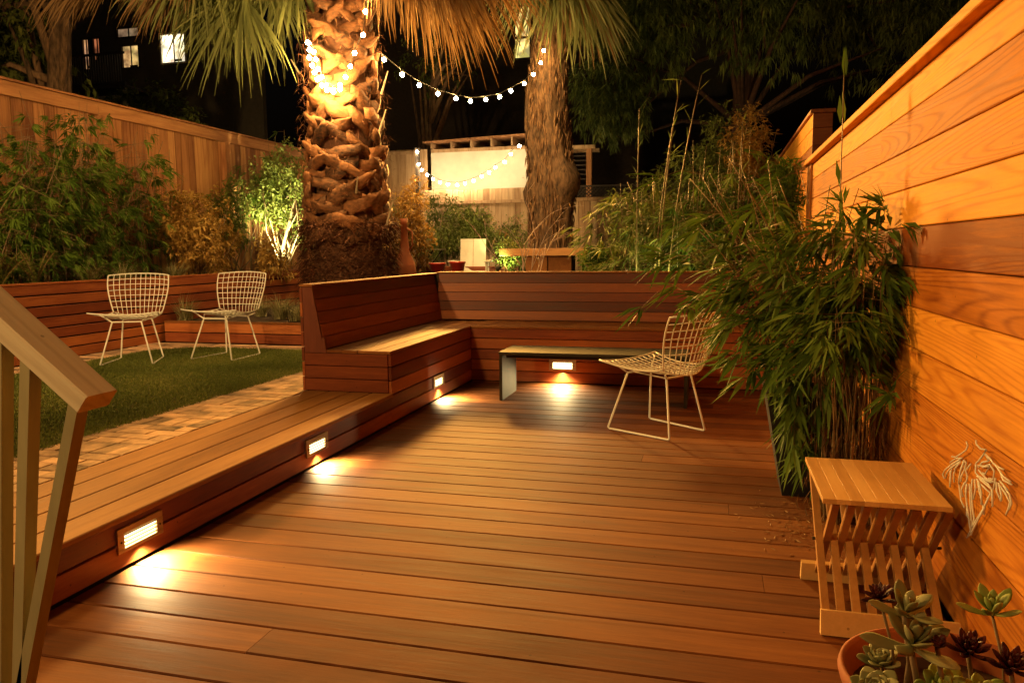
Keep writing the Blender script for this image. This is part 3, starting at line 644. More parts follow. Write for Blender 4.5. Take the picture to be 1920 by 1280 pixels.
for i in range(33):
    b = (c[0] + rd.uniform(-.19, .19), c[1] + rd.uniform(-.19, .19), .53); a = rd.uniform(0, 6.283); q = rd.uniform(.1, .55)
    le = (max(-.85, math.cos(a) * q - .30), math.sin(a) * q + .12); h = rd.uniform(.65, 1.38)
    if b[0] + le[0] > .82: le = (.82 - b[0], le[1])
    pts = culm(m, b, le, h, rd.uniform(.004, .007))
    for _ in range(7):
        t = rd.uniform(.25, 1.0) * 6; k = min(5, int(t)); f = t - k; P = V3(pts[k]).lerp(V3(pts[k + 1]), f)
        a2 = rd.uniform(0, 6.283); d = V3((math.cos(a2) - .35, math.sin(a2) - .15, rd.uniform(-.35, .35))).normalized(); Lb = rd.uniform(.10, .34)
        Q = P + d * Lb - V3((0, 0, .25 * Lb))
        if Q.x > .86: Q.x = .86 - rd.random() * .05
        m.tube([P, P + d * Lb * .5, Q], .0018, 4); tips.append(tuple(Q)); dirs.append((d.x, d.y, d.z - .25))
tips = np.array(tips); dirs = np.array(dirs)
ok_ = ~((tips[:, 0] < .0) & (tips[:, 2] < 1.02)); tips = tips[ok_]; dirs = dirs[ok_]
low = np.stack([rng.uniform(.38, .60, 30), rng.uniform(4.22, 4.45, 30), rng.uniform(.30, .82, 30)], 1)
for q_ in low: m.tube([(q_[0] * .5 + c[0] * .5, 4.5, .66), (q_[0], q_[1] + .04, max(q_[2] + .12, .6)), tuple(q_)], .0016, 4)
tips = np.concatenate([tips, low]); dirs = np.concatenate([dirs, np.stack([rng.uniform(-.7, .3, 30), rng.uniform(-.8, .1, 30), rng.uniform(-1.1, -.2, 30)], 1)])
fans(lb, tips, dirs, .225, .026, 7, .8, .22, (0, 1))
m.build('canes', CANE, pb, True)
for V in lb.V: V[:, 0] = np.minimum(V[:, 0], .893 - rng.uniform(0, .004, len(V)))
lb.build('leaves', L_BAM, pb)
# second clump: bare canes rising from the deck edge
b2 = thing('bamboo_clump', 'dense bundle of bare bamboo canes between planter and stool', 'plant', (.70, 4.3, 0))
m = MB(); lb = LB(); tips = []; dirs = []
for i in range(110):
    a = rd.uniform(0, 6.283); q = rd.random() ** .5 * .13; b = (.69 + math.cos(a) * q, 4.27 + math.sin(a) * q * 1.2, 0); h = rd.uniform(.6, 1.55)
    le = (rd.uniform(-.14, .10), rd.uniform(-.12, .2))
    if b[0] + le[0] > .85: le = (.85 - b[0], le[1])
    pts = culm(m, b, le, h, rd.uniform(.0035, .006), 5)
    for _ in range(3 if h > 1.0 else 0):
        t = rd.uniform(4.6, 6); k = min(5, int(t)); P = V3(pts[k]).lerp(V3(pts[k + 1]), t - k); a2 = rd.uniform(0, 6.283)
        d = V3((math.cos(a2), math.sin(a2), rd.uniform(-.2, .4))).normalized(); Q = P + d * rd.uniform(.06, .2); Q.x = min(Q.x, .85)
        m.tube([P, Q], .0016, 4); tips.append(tuple(Q)); dirs.append((d.x, d.y, d.z - .6))
for cc in ((.87, 4.35, 1.62), (.80, 4.5, 1.55), (.70, 4.6, 1.62), (.86, 4.2, 1.05), (.86, 3.95, .74)):
    m.tube([(.75, 4.4, cc[2] - .3), (cc[0] - .03, cc[1], cc[2])], .002, 4)
    for j in range(4): tips.append((cc[0] - .04, cc[1] + rd.uniform(-.05, .05), cc[2] + rd.uniform(-.05, .05))); dirs.append((rd.uniform(-.6, .3), rd.uniform(-1, 1), rd.uniform(-.8, .9)))
culm(m, (.66, 4.6, .1), (.0, .1), 2.35, .006, 6)
for z in (1.15, 1.35, 1.75, 2.1, 2.34): tips.append((.66, 4.68, z)); dirs.append((rd.uniform(-.3, .3), rd.uniform(-.3, .3), 1.2))
fans(lb, np.array(tips[:-5]), np.array(dirs[:-5]), .20, .025, 7, .75, .22); fans(lb, np.array(tips[-5:]), np.array(dirs[-5:]), .18, .03, 2, .25, .0)
m.build('canes', CANE, b2, True)
for V in lb.V: V[:, 0] = np.minimum(V[:, 0], .893 - rng.uniform(0, .004, len(V)))
lb.build('leaves', L_BAM, b2)
n = 900; P = np.stack([.69 + rng.normal(0, .10, n), 4.27 + rng.normal(0, .12, n), rng.uniform(.02, .55, n)], 1); P[:, 0] = np.minimum(P[:, 0], .84)
D = unit(n) * .5; D[:, 2] -= .9; V, F, Rr = blades(P, D, rng.uniform(.05, .14, n), rng.uniform(.004, .009, n), rng.uniform(0, .8, n), .1)
V[:, 2] = np.maximum(V[:, 2], .004); V[:, 0] = np.minimum(V[:, 0], .89); mesh_obj('dry_sheaths', V, F, Rr, leafmat('cane_sheath', (.05, .025, .012), (.17, .08, .03), (.36, .20, .08)), b2)
n = 260; P = np.stack([.50 + rng.normal(0, .16, n), 4.05 + rng.normal(0, .20, n), np.full(n, .004)], 1); P[:, 0] = np.minimum(P[:, 0], .85); D = unit(n); D[:, 2] = 0.02
V, F, Rr = blades(P, D, rng.uniform(.02, .05, n), rng.uniform(.004, .008, n), rng.uniform(.2, 1, n), 0.0)
V[:, 2] = np.clip(V[:, 2], .002, .012)
mesh_obj('leaf_litter', V, F, Rr, L_DRY, None, label='scattered dry leaf litter on the deck by the planter', category='litter', kind='stuff')

# ---- succulent bowl
bo = thing('terracotta_bowl', 'wide terracotta bowl of succulents at the foot of the wall', 'bowl', (.62, 2.13, 0))
m = MB(); m.lathe([(.001, .0), (.15, .0), (.20, .10), (.255, .24), (.268, .262), (.274, .285), (.270, .300), (.262, .302), (.254, .292), (.246, .24), (.235, .21)], (.62, 2.13, 0), 64); m.build('bowl', TERRA, bo, True)
m = MB(); m.lathe([(.001, .232), (.12, .238), (.240, .225)], (.62, 2.13, 0), 40); m.build('soil', SOIL, bo)
def fat(m, b, d, up, L, w, t, tip=1.):
    """fleshy pointed leaf with an elliptical section"""
    d = V3(d).normalized(); s = d.cross(V3(up)).normalized(); n_ = s.cross(d); b = V3(b); vs = []; K = 8
    prof = [(0, .28), (.2, .5), (.45, .85), (.68, 1.0), (.85, .72), (.96, .3), (1.0, .04)]
    for q, ww in prof:
        c0 = b + d * L * q + n_ * (L * .22 * q * q)
        for k in range(K):
            a = 6.2832 * k / K; vs.append(c0 + s * math.cos(a) * w * .5 * ww + n_ * (math.sin(a) * t * .5 * ww + abs(math.cos(a)) * w * .14 * ww))
    fs_ = [(i * K + k, i * K + (k + 1) % K, (i + 1) * K + (k + 1) % K, (i + 1) * K + k) for i in range(len(prof) - 1) for k in range(K)]
    m.add(vs, fs_)
def rosette(m, c, axis, n, L, w, t, flat=.9, inner=.35):
    ax = V3(axis).normalized(); u = ax.orthogonal().normalized(); v = ax.cross(u)
    for i in range(n):
        f = i / max(1, n - 1); a = i * 2.39996; el = flat * (1 - f) * 1.35 + .12
        r = (u * math.cos(a) + v * math.sin(a)); d = r * math.sin(el) + ax * math.cos(el)
        fat(m, V3(c) + ax * (f * L * .22), d, ax if el > .3 else r * -1, L * (1 - (1 - inner) * f) * rd.uniform(.9, 1.05), w * (1 - .45 * f), t)
def succulent(label, c, base, axis, n, L, w, t, mat, flat=.9, sr=.006):
    r_ = thing('succulent', label, 'succulent', base, 'succulents in the terracotta bowl')
    m = MB(); rosette(m, c, axis, n, L, w, t, flat); m.build('rosette', mat, r_, True)
    if (V3(c) - V3(base)).length > .03:
        m = MB(); mid = V3(c).lerp(V3(base), .5) + V3((.012, .0, 0)); m.tube([base, tuple(mid), c], sr, 7); m.build('stem', TWIG, r_, True)
B = lambda x, y: (x, y, .232)
succulent('compact pale green rosette at the rim of the terracotta bowl', (.425, 2.03, .275), B(.43, 2.04), (-.25, -.35, 1), 34, .078, .050, .012, L_SUC, 1.0)
succulent('small green rosette behind the pale rosette in the bowl', (.455, 2.15, .30), B(.46, 2.15), (-.1, -.2, 1), 26, .068, .042, .010, L_SUC, .95)
succulent('large grey-green succulent with long drooping leaves rising over the bowl', (.490, 2.00, .43), B(.51, 2.03), (.1, -.35, 1), 15, .135, .050, .012, L_SUC, 1.22, .008)
succulent('tall grey-green succulent head standing highest before the stool', (.478, 2.03, .50), B(.50, 2.08), (.1, -.3, 1), 12, .105, .040, .011, L_SUC, 1.12, .007)
succulent('bright green rosette on a long bare stem by the wall', (.713, 2.15, .47), B(.745, 2.12), (-.15, -.25, 1), 15, .098, .032, .010, L_SUCG, .95, .004)
succulent('dark red rosette on a stem in front of the stool slats', (.435, 2.10, .505), B(.49, 2.14), (-.3, -.3, .8), 34, .052, .016, .006, L_SUCD, 1.05, .004)
succulent('tiny closed dark red rosette head in the middle of the bowl', (.540, 1.97, .455), B(.56, 2.0), (0, -.3, 1), 20, .035, .020, .008, L_SUCD, .6, .006)
succulent('spreading dark red rosette near the wall side of the bowl', (.647, 2.10, .385), B(.65, 2.10), (.1, -.3, 1), 36, .07, .022, .008, L_SUCD, 1.0, .006)
succulent('dark red rosette hard against the cedar wall low down', (.735, 2.07, .37), B(.735, 2.07), (.1, -.4, 1), 34, .07, .022, .008, L_SUCD, 1.0, .006)
succulent('yellow-green rosette low in the centre of the bowl', (.56, 1.99, .33), B(.565, 2.0), (0, -.5, 1), 20, .08, .045, .014, L_SUCG, 1.0)
succulent('yellow-green rosette beside the wall under the dark rosettes', (.66, 2.02, .30), B(.66, 2.03), (.1, -.5, 1), 22, .08, .040, .014, L_SUCG, 1.0)
# ================================================================ GARDEN
# ---- big palm with leaf bases
pt = thing('palm_tree', 'big fan palm with criss-cross leaf bases and bulbs around its trunk', 'palm tree', (-5.10, 10.2, .5))
PX, PY = -5.10, 10.2
def prad(z): return .585 if z < 1.3 else .585 - (z - 1.3) * .057 if z < 4.6 else .397 - (z - 4.6) * .02
m = MB(); zs = [.3 + i * .3 for i in range(24)]
m.lathe([(prad(z) - .10, z) for z in zs], (PX, PY, 0), 28); m.build('trunk', BARKF, pt, True)
m = MB()
for row in range(31):
    z0 = 1.60 + row * .160; cnt = 5; sc_ = 1.15 if row < 12 else 1.0
    for k in range(cnt):
        th = 6.2832 * (k + .5 * (row % 2)) / cnt + rd.uniform(-.07, .07) + row * .04
        zz = z0 + rd.uniform(-.04, .04); R0 = prad(zz) - .06
        for s in (-1, 1):
            if rd.random() < .06: continue
            NV = 6; NU = 5; vs = []; wv = rd.uniform(.62, .92); rise = rd.uniform(.06, .24); out = rd.uniform(.05, .12); hw = rd.uniform(.085, .125) * sc_; fl = rd.uniform(-.02, .06)
            for i in range(NV + 1):
                f = i / NV; a = th + s * f * wv; rr = R0 + .02 + out * math.sin(f * 1.75) ** 1.2; zc = zz + rise * f ** 1.1
                h = hw * (1.0 - .40 * f + rd.uniform(-.16, .14))
                for j in range(NU):
                    g_ = -1 + 2 * j / (NU - 1); bul = .018 * (1 - g_ * g_) + fl * g_ * f + rd.uniform(-.006, .006)
                    vs.append((PX + (rr + bul) * math.cos(a), PY + (rr + bul) * math.sin(a), zc + g_ * h + rd.uniform(-.02, .02)))
                for j in range(NU):
                    g_ = 1 - 2 * j / (NU - 1)
                    vs.append((PX + (rr - .035 + fl * g_ * f) * math.cos(a), PY + (rr - .035 + fl * g_ * f) * math.sin(a), zc + g_ * h * .92))
            W_ = 2 * NU
            fs_ = [(i * W_ + q, i * W_ + (q + 1) % W_, (i + 1) * W_ + (q + 1) % W_, (i + 1) * W_ + q) for i in range(NV) for q in range(W_)]
            fs_ += [tuple(range(W_))[::-1], tuple(range(NV * W_, NV * W_ + W_))]
            m.add(vs, fs_)
m.build('leaf_bases', BARKD, pt, True)
# tangled fibre round the foot, loose fibres higher up
n = 9000; a = rng.uniform(0, 6.283, n); z = rng.uniform(.45, 1.85, n); rr = .56 + rng.uniform(-.02, .12, n)
P = np.stack([PX + rr * np.cos(a), PY + rr * np.sin(a), z], 1); T = np.stack([-np.sin(a), np.cos(a), rng.normal(0, .5, n)], 1) * rng.choice([-1, 1], n)[:, None] + np.stack([np.cos(a), np.sin(a), a * 0], 1) * .5 + unit(n) * .4
V, F, Rr = blades(P, T, rng.uniform(.06, .22, n), rng.uniform(.006, .022, n), rng.uniform(0, .6, n), .35)
FIB = leafmat('fibre_strands', (.05, .018, .010), (.14, .055, .026), (.34, .17, .08), trans=.05, rough=.8)
mesh_obj('fibre', V, F, Rr, FIB, pt)
n = 5200; a = rng.uniform(0, 6.283, n); z = rng.uniform(1.6, 6.4, n); rr = np.interp(z, [1.3, 4.6, 6.4], [.62, .45, .41]) + rng.uniform(-.06, .12, n)
P = np.stack([PX + rr * np.cos(a), PY + rr * np.sin(a), z], 1); V, F, Rr = blades(P, unit(n) + np.array([0, 0, -.3]), rng.uniform(.04, .16, n), rng.uniform(.003, .010, n), rng.uniform(.2, 1, n), .3)
mesh_obj('loose_fibre', V, F, Rr, FIB, pt)
for a_, z_, L_ in ((-.15, 3.55, .30), (-.25, 3.05, .28), (-.9, 2.2, .2), (3.3, 3.9, .2), (-.1, 1.75, .35)):
    b = V3((PX + .62 * math.cos(a_), PY + .62 * math.sin(a_), z_)); m = MB(); m.tube([b, b + V3((math.cos(a_) * .12, math.sin(a_) * .12, L_))], [.018, .008], 5); m.build('broken_stalk', PALEBK, pt)

def palmfan(lb, m, crownc, hub, L, nseg, half, droop, tone, wid=.040, plane=None):
    hub = np.array(hub, float); c0 = np.array(crownc, float)
    ax = hub - c0; ax[2] -= .15; ax /= np.linalg.norm(ax)
    if m is not None:
        midp = (hub + c0) / 2 + np.array([0, 0, .25]); m.tube([tuple(c0), tuple(midp), tuple(hub)], [.028, .02, .012], 5)
    sd = np.cross(ax, [0, 0, 1.]); sd /= np.linalg.norm(sd); nn = np.cross(sd, ax)
    if plane is not None: sd = np.array(plane, float); sd -= ax * ax.dot(sd); sd /= np.linalg.norm(sd); nn = np.cross(sd, ax)
    a = np.linspace(-half, half, nseg) + rng.normal(0, .03, nseg)
    d = ax[None] * np.cos(a)[:, None] + sd[None] * np.sin(a)[:, None] + nn[None] * (.22 * np.abs(np.sin(a)))[:, None] + rng.normal(0, .05, (nseg, 3))
    d /= np.linalg.norm(d, axis=1, keepdims=True); Ln = L * rng.uniform(.6, 1.1, nseg) * (1 - .15 * np.abs(a / max(half, .1)))
    K = 7; pts = [hub + d * 0]
    p = np.repeat(hub[None], nseg, 0); dd = d.copy(); V = []; S = np.cross(d, nn[None] + rng.normal(0, .25, (nseg, 3))); S /= np.linalg.norm(S, axis=1, keepdims=True)
    for i in range(K + 1):
        f = i / K; ww = wid * (0.25 + 2.6 * f if f < .3 else 1.03 * (1 - ((f - .3) / .7) ** 1.6)) * .5 + .0015
        V.append(np.stack([p - S * ww, p + S * ww], 1))
        p = p + dd * (Ln / K)[:, None]
        dd = dd + np.array([0, 0, -1.]) * droop * (f + .15) * rng.uniform(.6, 1.3, (nseg, 1)) + rng.normal(0, .02, (nseg, 3)); dd /= np.linalg.norm(dd, axis=1, keepdims=True)
    V = np.stack(V, 1).reshape(-1, 3)          # seg, K+1, 2
    b = np.arange(nseg)[:, None, None] * (K + 1) * 2 + np.arange(K)[None, :, None] * 2
    q = np.concatenate([b, b + 1, b + 3], 2).reshape(-1, 3); q2 = np.concatenate([b, b + 3, b + 2], 2).reshape(-1, 3)
    r = np.clip(rng.uniform(tone[0], tone[1]) + rng.normal(0, .13, nseg), 0, 1)
    lb.add((V, np.concatenate([q, q2]), np.repeat(r, (K + 1) * 2)))
C1 = (PX, PY, 6.9)
gr = LB(); dr = LB(); m = MB()
for hub, L in (((-6.05, 9.3, 4.75), 1.35), ((-7.0, 10.0, 5.30), 1.35), ((-6.35, 9.6, 5.05), 1.3), ((-6.1, 10.2, 5.15), 1.25), ((-5.55, 9.8, 5.15), .95), ((-6.5, 9.1, 5.35), 1.4), ((-5.8, 9.2, 5.2), 1.0), ((-6.7, 9.4, 5.2), 1.2)):
    palmfan(gr, m, C1, hub, L * 1.05, 50, 1.25, .22, (.2, .75), .033, plane=(1, .25, .1))
for hub, L, hf in (((-8.75, 9.6, 5.5), 1.15, .65), ((-7.92, 9.4, 5.5), 1.5, .14), ((-7.9, 9.5, 5.45), 1.2, .25), ((-8.3, 9.5, 5.5), .9, .6), ((-7.5, 9.8, 5.35), 1.0, .6), ((-7.08, 9.6, 5.3), 1.1, .6), ((-6.7, 9.4, 5.6), 1.2, .7), ((-6.25, 9.2, 5.55), 1.1, .6), ((-6.1, 10.0, 5.8), 1.0, .7),
                   ((-4.30, 9.7, 5.35), 1.25, .5), ((-4.05, 9.5, 5.40), 1.6, .5), ((-3.78, 9.4, 5.35), 1.65, .45), ((-3.62, 9.6, 5.38), 1.75, .45), ((-3.45, 9.8, 5.3), 1.6, .5), ((-3.30, 10.1, 5.3), 1.4, .55), ((-4.15, 10.3, 5.5), 1.4, .6), ((-3.9, 9.9, 5.35), 1.8, .4), ((-3.65, 9.9, 5.2), 1.75, .4), ((-4.4, 9.4, 5.6), 1.0, .6)):
    palmfan(dr, m, C1, hub, L * 1.08, 48, hf, .26, (.2, .75), .028, plane=(1, .2, 0))
for k in range(16):      # the rest of the crown, above the picture
    a_ = k * 2.4; palmfan(gr, m, C1, (PX + 1.6 * math.cos(a_), PY + 1.6 * math.sin(a_), 7.0 + .9 * math.sin(k * 1.7)), 1.3, 30, 1.3, .12, (.2, .7), .045)
m.build('leaf_stalks', CANE, pt, True); gr.build('crown', L_PALM, pt); dr.build('dead_fronds', L_PDRY, pt)

# ---- second tree: rough bark, palm fronds at the top
t2 = thing('palm_tree', 'rough barked leaning palm with a burl behind the timber table', 'palm tree', (-3.1, 15, .66))
pts = [(-3.10, 15, .3), (-3.12, 15, 1.2), (-3.15, 15, 1.9), (-3.10, 15, 2.6), (-3.16, 15, 3.2), (-3.2, 15, 3.8), (-3.22, 15, 4.4), (-3.16, 15, 5.0), (-3.1, 15, 5.7), (-3.05, 15, 7.6)]
rs = [.46, .41, .41, .44, .43, .40, .37, .33, .30, .27]
NN = 40; K = 28; m = MB(); vs = []
for i in range(NN + 1):
    f = i / NN * (len(pts) - 1); k = min(len(pts) - 2, int(f)); u = f - k; c = V3(pts[k]).lerp(V3(pts[k + 1]), u); r = rs[k] * (1 - u) + rs[k + 1] * u
    for j in range(K):
        a = 6.2832 * j / K
        r2 = r * (1 + .07 * math.sin(5 * a + c.z * 2) + .06 * math.sin(9 * a - c.z * 3.1) + rd.uniform(-.05, .05))
        r2 += .22 * math.exp(-((c.z - 2.75) / .28) ** 2) * max(0, math.cos(a + .5)) ** 3 + .14 * math.exp(-((c.z - 2.5) / .2) ** 2) * max(0, math.cos(a - 3.3)) ** 4
        vs.append((c.x + r2 * math.cos(a), c.y + r2 * math.sin(a), c.z))
m.add(vs, [(i * K + j, i * K + (j + 1) % K, (i + 1) * K + (j + 1) % K, (i + 1) * K + j) for i in range(NN) for j in range(K)])
m.build('trunk', BARK, t2, True)
n = 3500; a = rng.uniform(0, 6.283, n); z = rng.uniform(.7, 5.6, n); rr = np.interp(z, [p[2] for p in pts], rs) * 1.0; cx_ = np.interp(z, [p[2] for p in pts], [p[0] for p in pts])
P = np.stack([cx_ + rr * np.cos(a), 15 + rr * np.sin(a), z], 1); T = np.stack([np.cos(a) * .25, np.sin(a) * .25, rng.choice([-1, 1], n) * 1.], 1)
V, F, Rr = blades(P, T, rng.uniform(.08, .24, n), rng.uniform(.015, .045, n), rng.uniform(.1, .9, n), .0, .8); mesh_obj('bark_flakes', V, F, Rr, leafmat('bark_flake', (.09, .045, .022), (.20, .11, .055), (.34, .21, .11), .0, .8), t2)
C2 = (-3.05, 15, 7.6); gr = LB(); dr = LB(); m = MB()
for i, hub in enumerate([(-3.82, 14.0, 6.75), (-3.45, 13.8, 6.6), (-3.0, 13.8, 6.6), (-2.75, 14.1, 6.5), (-2.55, 14.4, 6.5), (-3.4, 15, 6.7), (-3.1, 14.0, 6.5), (-2.85, 14.3, 6.2), (-2.7, 13.9, 6.4), (-4.1, 14.3, 6.9), (-2.45, 14.6, 6.2)]):
    palmfan(gr, m, C2, hub, 1.75, 36, .62, .16, (.45, .95), .05, plane=(1, .2, 0))
for hub in ((-3.6, 13.9, 6.7), (-2.6, 14.2, 6.4), (-3.2, 13.9, 6.6), (-2.5, 14.7, 6.3)): palmfan(dr, m, C2, hub, 1.8, 26, .4, .2, (.4, .9), .045, plane=(1, .2, 0))
for k in range(12):
    a_ = k * 2.4; palmfan(gr, m, C2, (-3.05 + 1.6 * math.cos(a_), 15 + 1.6 * math.sin(a_), 7.9 + .7 * math.sin(k * 1.7)), 1.4, 26, 1.3, .12, (.2, .7), .05)
m.build('leaf_stalks', CANE, t2, True); gr.build('crown', L_PALM, t2); dr.build('dead_fronds', L_PDRY, t2)

# ---- string lights
S1 = [(-4.321, 9.45, 4.674), (-4.381, 9.45, 4.445), (-4.42, 9.45, 4.161), (-4.547, 9.45, 3.946), (-4.613, 9.45, 3.785), (-4.685, 9.45, 3.656), (-4.765, 9.45, 3.56), (-4.866, 9.45, 3.513), (-4.963, 9.45, 3.572), (-5.028, 9.45, 3.678), (-5.07, 9.45, 3.781), (-5.103, 9.45, 3.905), (-5.13, 9.45, 4.0), (-5.20, 9.45, 4.12)]
S1b = [(-5.20, 9.43, 4.12), (-5.16, 9.40, 4.02), (-5.17, 9.40, 3.92), (-5.13, 9.40, 3.82), (-5.10, 9.40, 3.73), (-5.06, 9.40, 3.64), (-5.0, 9.40, 3.56), (-4.93, 9.40, 3.50), (-4.84, 9.40, 3.47), (-4.75, 9.40, 3.50)]
S2 = [(-4.453, 9.9, 4.017), (-4.488, 10.238, 4.041), (-4.364, 10.577, 3.904), (-4.241, 10.915, 3.816), (-4.077, 11.254, 3.749), (-3.907, 11.592, 3.731), (-3.783, 11.931, 3.744), (-3.629, 12.269, 3.82), (-3.491, 12.608, 3.916), (-3.388, 12.946, 4.068), (-3.239, 13.285, 4.247), (-3.157, 13.623, 4.463), (-3.098, 13.962, 4.733), (-3.112, 14.3, 5.026)]
S3 = [(-7.579, 19.25, 3.97), (-7.542, 19.25, 3.655), (-7.457, 19.25, 3.502), (-7.312, 19.25, 3.374), (-7.152, 19.25, 3.26), (-6.963, 19.25, 3.173), (-6.744, 19.25, 3.112), (-6.497, 19.25, 3.091), (-6.28, 19.25, 3.125), (-6.049, 19.25, 3.186), (-5.833, 19.25, 3.287), (-5.633, 19.25, 3.374), (-5.462, 19.25, 3.501), (-5.221, 19.25, 3.625), (-5.052, 19.25, 3.817), (-4.828, 19.25, 4.005)]
def strings(label, pts, r, skip=(), mat=BULB):
    t = thing('string_lights', label, 'string lights', pts[0], 'string lights with round warm bulbs')
    top = [(p[0], p[1] + .01, p[2] + r * 1.9) for p in pts]
    m = MB(); m.tube(top, .0055, 5); m.build('cable', CABLE, t, True)
    for i, p in enumerate(pts):
        if i in skip: continue
        m = MB(); m.ball(p, r, 10); b = m.build('bulb', mat, t, True)
        m = MB(); m.tube([(p[0], p[1], p[2] + r * .9), (p[0], p[1] + .008, p[2] + r * 2.2)], r * .42, 6); m.build('socket', CABLE, b)
strings('string of bulbs hanging in a bright loop on the big palm trunk', S1, .027)
strings('second tangle of bulbs bunched at the left of the palm trunk', S1b, .028)
strings('string of bulbs sagging between the big palm and the rough tree', S2, .030, (0,))
BULB3 = emit('far_bulb_glow', (1, .74, .40), 230)
strings('low string of bulbs crossing before the white shed wall', S3, .036, (), BULB3)

# ---- garden uplights
def uplight(label, loc, target, power, colr, ang=70, size=.05):
    t = thing('garden_uplight', label, 'garden light', loc, 'garden uplights')
    d = (V3(target) - V3(loc)).normalized()
    m = MB(); m.tube([V3(loc) - V3((0, 0, .16)), V3(loc) - V3((0, 0, .05))], .008, 6); m.build('spike', STEEL, t)
    m = MB(); p0 = V3(loc) - d * .05; m.tube([p0, p0 + d * .02, p0 + d * .10], [.02, .04, .045], 12); 
    ho = m.build('housing', STEEL, t, True)
    m = MB(); m.tube([p0 + d * .1005, p0 + d * .104], .036, 12); m.build('lens', UPL, t)
    lamp('SPOT', 'uplight_lamp', tuple(p0 + d * .12), power, colr, target, size * .6, ang, .6)
uplight('uplight shining into the pale-stemmed tree behind the lawn', (-7.42, 11.95, 1.22), (-7.62, 12.85, 2.2), 560, (1, .85, .36), 95)
uplight('uplight glowing green among shrubs beside the white slab chair', (-3.55, 12.6, 1.12), (-3.45, 13.1, 1.5), 40, (.85, 1, .30), 110)
uplight('uplight at the foot of the right-hand bamboo behind the bench', (-.75, 10.2, .80), (-1.0, 12.0, 3.1), 60, (.85, 1, .34), 120)
uplight('added uplight hidden among the bamboo to brighten the conifer', (.35, 14.4, .85), (.2, 20.0, 7.2), 320, (1, .74, .26), 95)  # extra lamp put behind the bamboo so the conifer crown shows
uplight('added hidden uplight brightening the far fence and its shrubs', (-5.0, 17.2, .80), (-5.2, 19.4, 2.3), 120, (1, .72, .34), 110)  # extra lamp put in to lift the dark far end of the garden

# ---- left planting, behind the long wall
def shrub(name, label, cat, c, rad, ncl, per, ln, wd, mat, base, stems=7, sm=TWIG, cr=.12, droop=.3, dirz=0., lumps=8, group=None, sr=.012, tone=(0, 1), ym=None):
    t = thing(name, label, cat, base, group)
    m = MB()
    for i in range(stems):
        a = unit(1)[0] * np.array(rad) * .75; e = np.array(c) + a; e[2] = max(e[2], base[2] + .2); md = (np.array(base) * .5 + e * .5) + rng.normal(0, .08, 3)
        m.tube([tuple(np.array(base) + rng.normal(0, .05, 3) * (1, 1, 0)), tuple(md), tuple(e)], [sr, sr * .7, sr * .25], 5)
    m.build('stems', sm, t, True)
    lb = LB(); crown(lb, c, rad, ncl, per, ln, wd, cr, droop, .45, dirz, lumps, tone)
    if ym is not None:
        for V in lb.V: V[:, 0] = np.maximum(V[:, 0], ym)
    lb.build('foliage', mat, t)
    return t
def bamboo(name, label, base, spread, nc, h, lean, lf, nl=7, top=.35, mat=L_BAM, xmin=None, canemat=CANE, r=(.006, .011), fan=7, group=None, lowleaf=.3):
    t = thing(name, label, 'bamboo', base, group); m = MB(); lb = LB(); tips = []; dirs = []
    for i in range(nc):
        b = (base[0] + rd.uniform(-1, 1) * spread[0], base[1] + rd.uniform(-1, 1) * spread[1], base[2] - .02)
        le = (rd.uniform(-1, 1) * lean[0], rd.uniform(-1, 1) * lean[1])
        pts = culm(m, b, le, rd.uniform(.6, 1) * h, rd.uniform(*r), 5)
        for _ in range(nl):
            q = rd.uniform(lowleaf, 1) * 6; k = min(5, int(q)); P = V3(pts[k]).lerp(V3(pts[k + 1]), q - k); a2 = rd.uniform(0, 6.283)
            d = V3((math.cos(a2), math.sin(a2), rd.uniform(-.3, .4))).normalized(); Lb = rd.uniform(.1, .4); Q = P + d * Lb - V3((0, 0, .2 * Lb))
            m.tube([P, Q], .0025, 4); tips.append(tuple(Q)); dirs.append((d.x, d.y, d.z - .4))
    fans(lb, np.array(tips), np.array(dirs), lf, lf * .13, fan, .8, .25)
    if xmin is not None:
        for V in lb.V: V[:, 0] = np.maximum(V[:, 0], xmin)
        m.v = [(max(v[0], xmin), v[1], v[2]) for v in m.v]
    m.build('canes', canemat, t, True); lb.build('leaves', mat, t); return t
G = 'bamboo growing in the left raised bed'
bamboo('bamboo_bush', 'darkest broad bamboo bush against the fence closest to the handrail', (-7.95, 7.1, 1.02), (.40, .7), 40, 2.0, (.5, .8), .17, 15, xmin=-8.62, fan=11, group=G, lowleaf=.08, canemat=TWIG, r=(.004, .008))
bamboo('bamboo_bush', 'bamboo bush reaching above the fence behind the first wire chair', (-8.0, 8.6, 1.02), (.35, .6), 44, 2.35, (.5, .6), .17, 15, xmin=-8.62, fan=11, group=G, lowleaf=.08, canemat=TWIG, r=(.004, .008))
bamboo('bamboo_bush', 'thinner bamboo bush before the fence between two posts', (-8.25, 10.1, 1.02), (.25, .6), 20, 2.1, (.3, .6), .20, 7, xmin=-8.62, fan=7, group=G, lowleaf=.25)
bamboo('bamboo_bush', 'sparse bamboo tops showing above the fence rail near the palm', (-8.3, 13.3, 1.02), (.2, .9), 12, 2.9, (.25, .5), .22, 5, xmin=-8.62, fan=6, group=G, lowleaf=.5)
shrub('leafy_shrub', 'golden-yellow leafed shrub spilling over the retaining wall', 'shrub', (-7.68, 10.4, 1.78), (.50, 1.25, .75), 620, 9, .085, .036, L_YEL, (-7.8, 10.4, 1.02), 14, cr=.10, ym=-8.6)
shrub('leafy_shrub', 'golden shrub branch drooping over the wall beside the chair', 'shrub', (-7.10, 11.4, 1.30), (.28, .45, .42), 120, 8, .08, .034, L_YEL, (-7.3, 11.5, 1.02), 6, cr=.09)
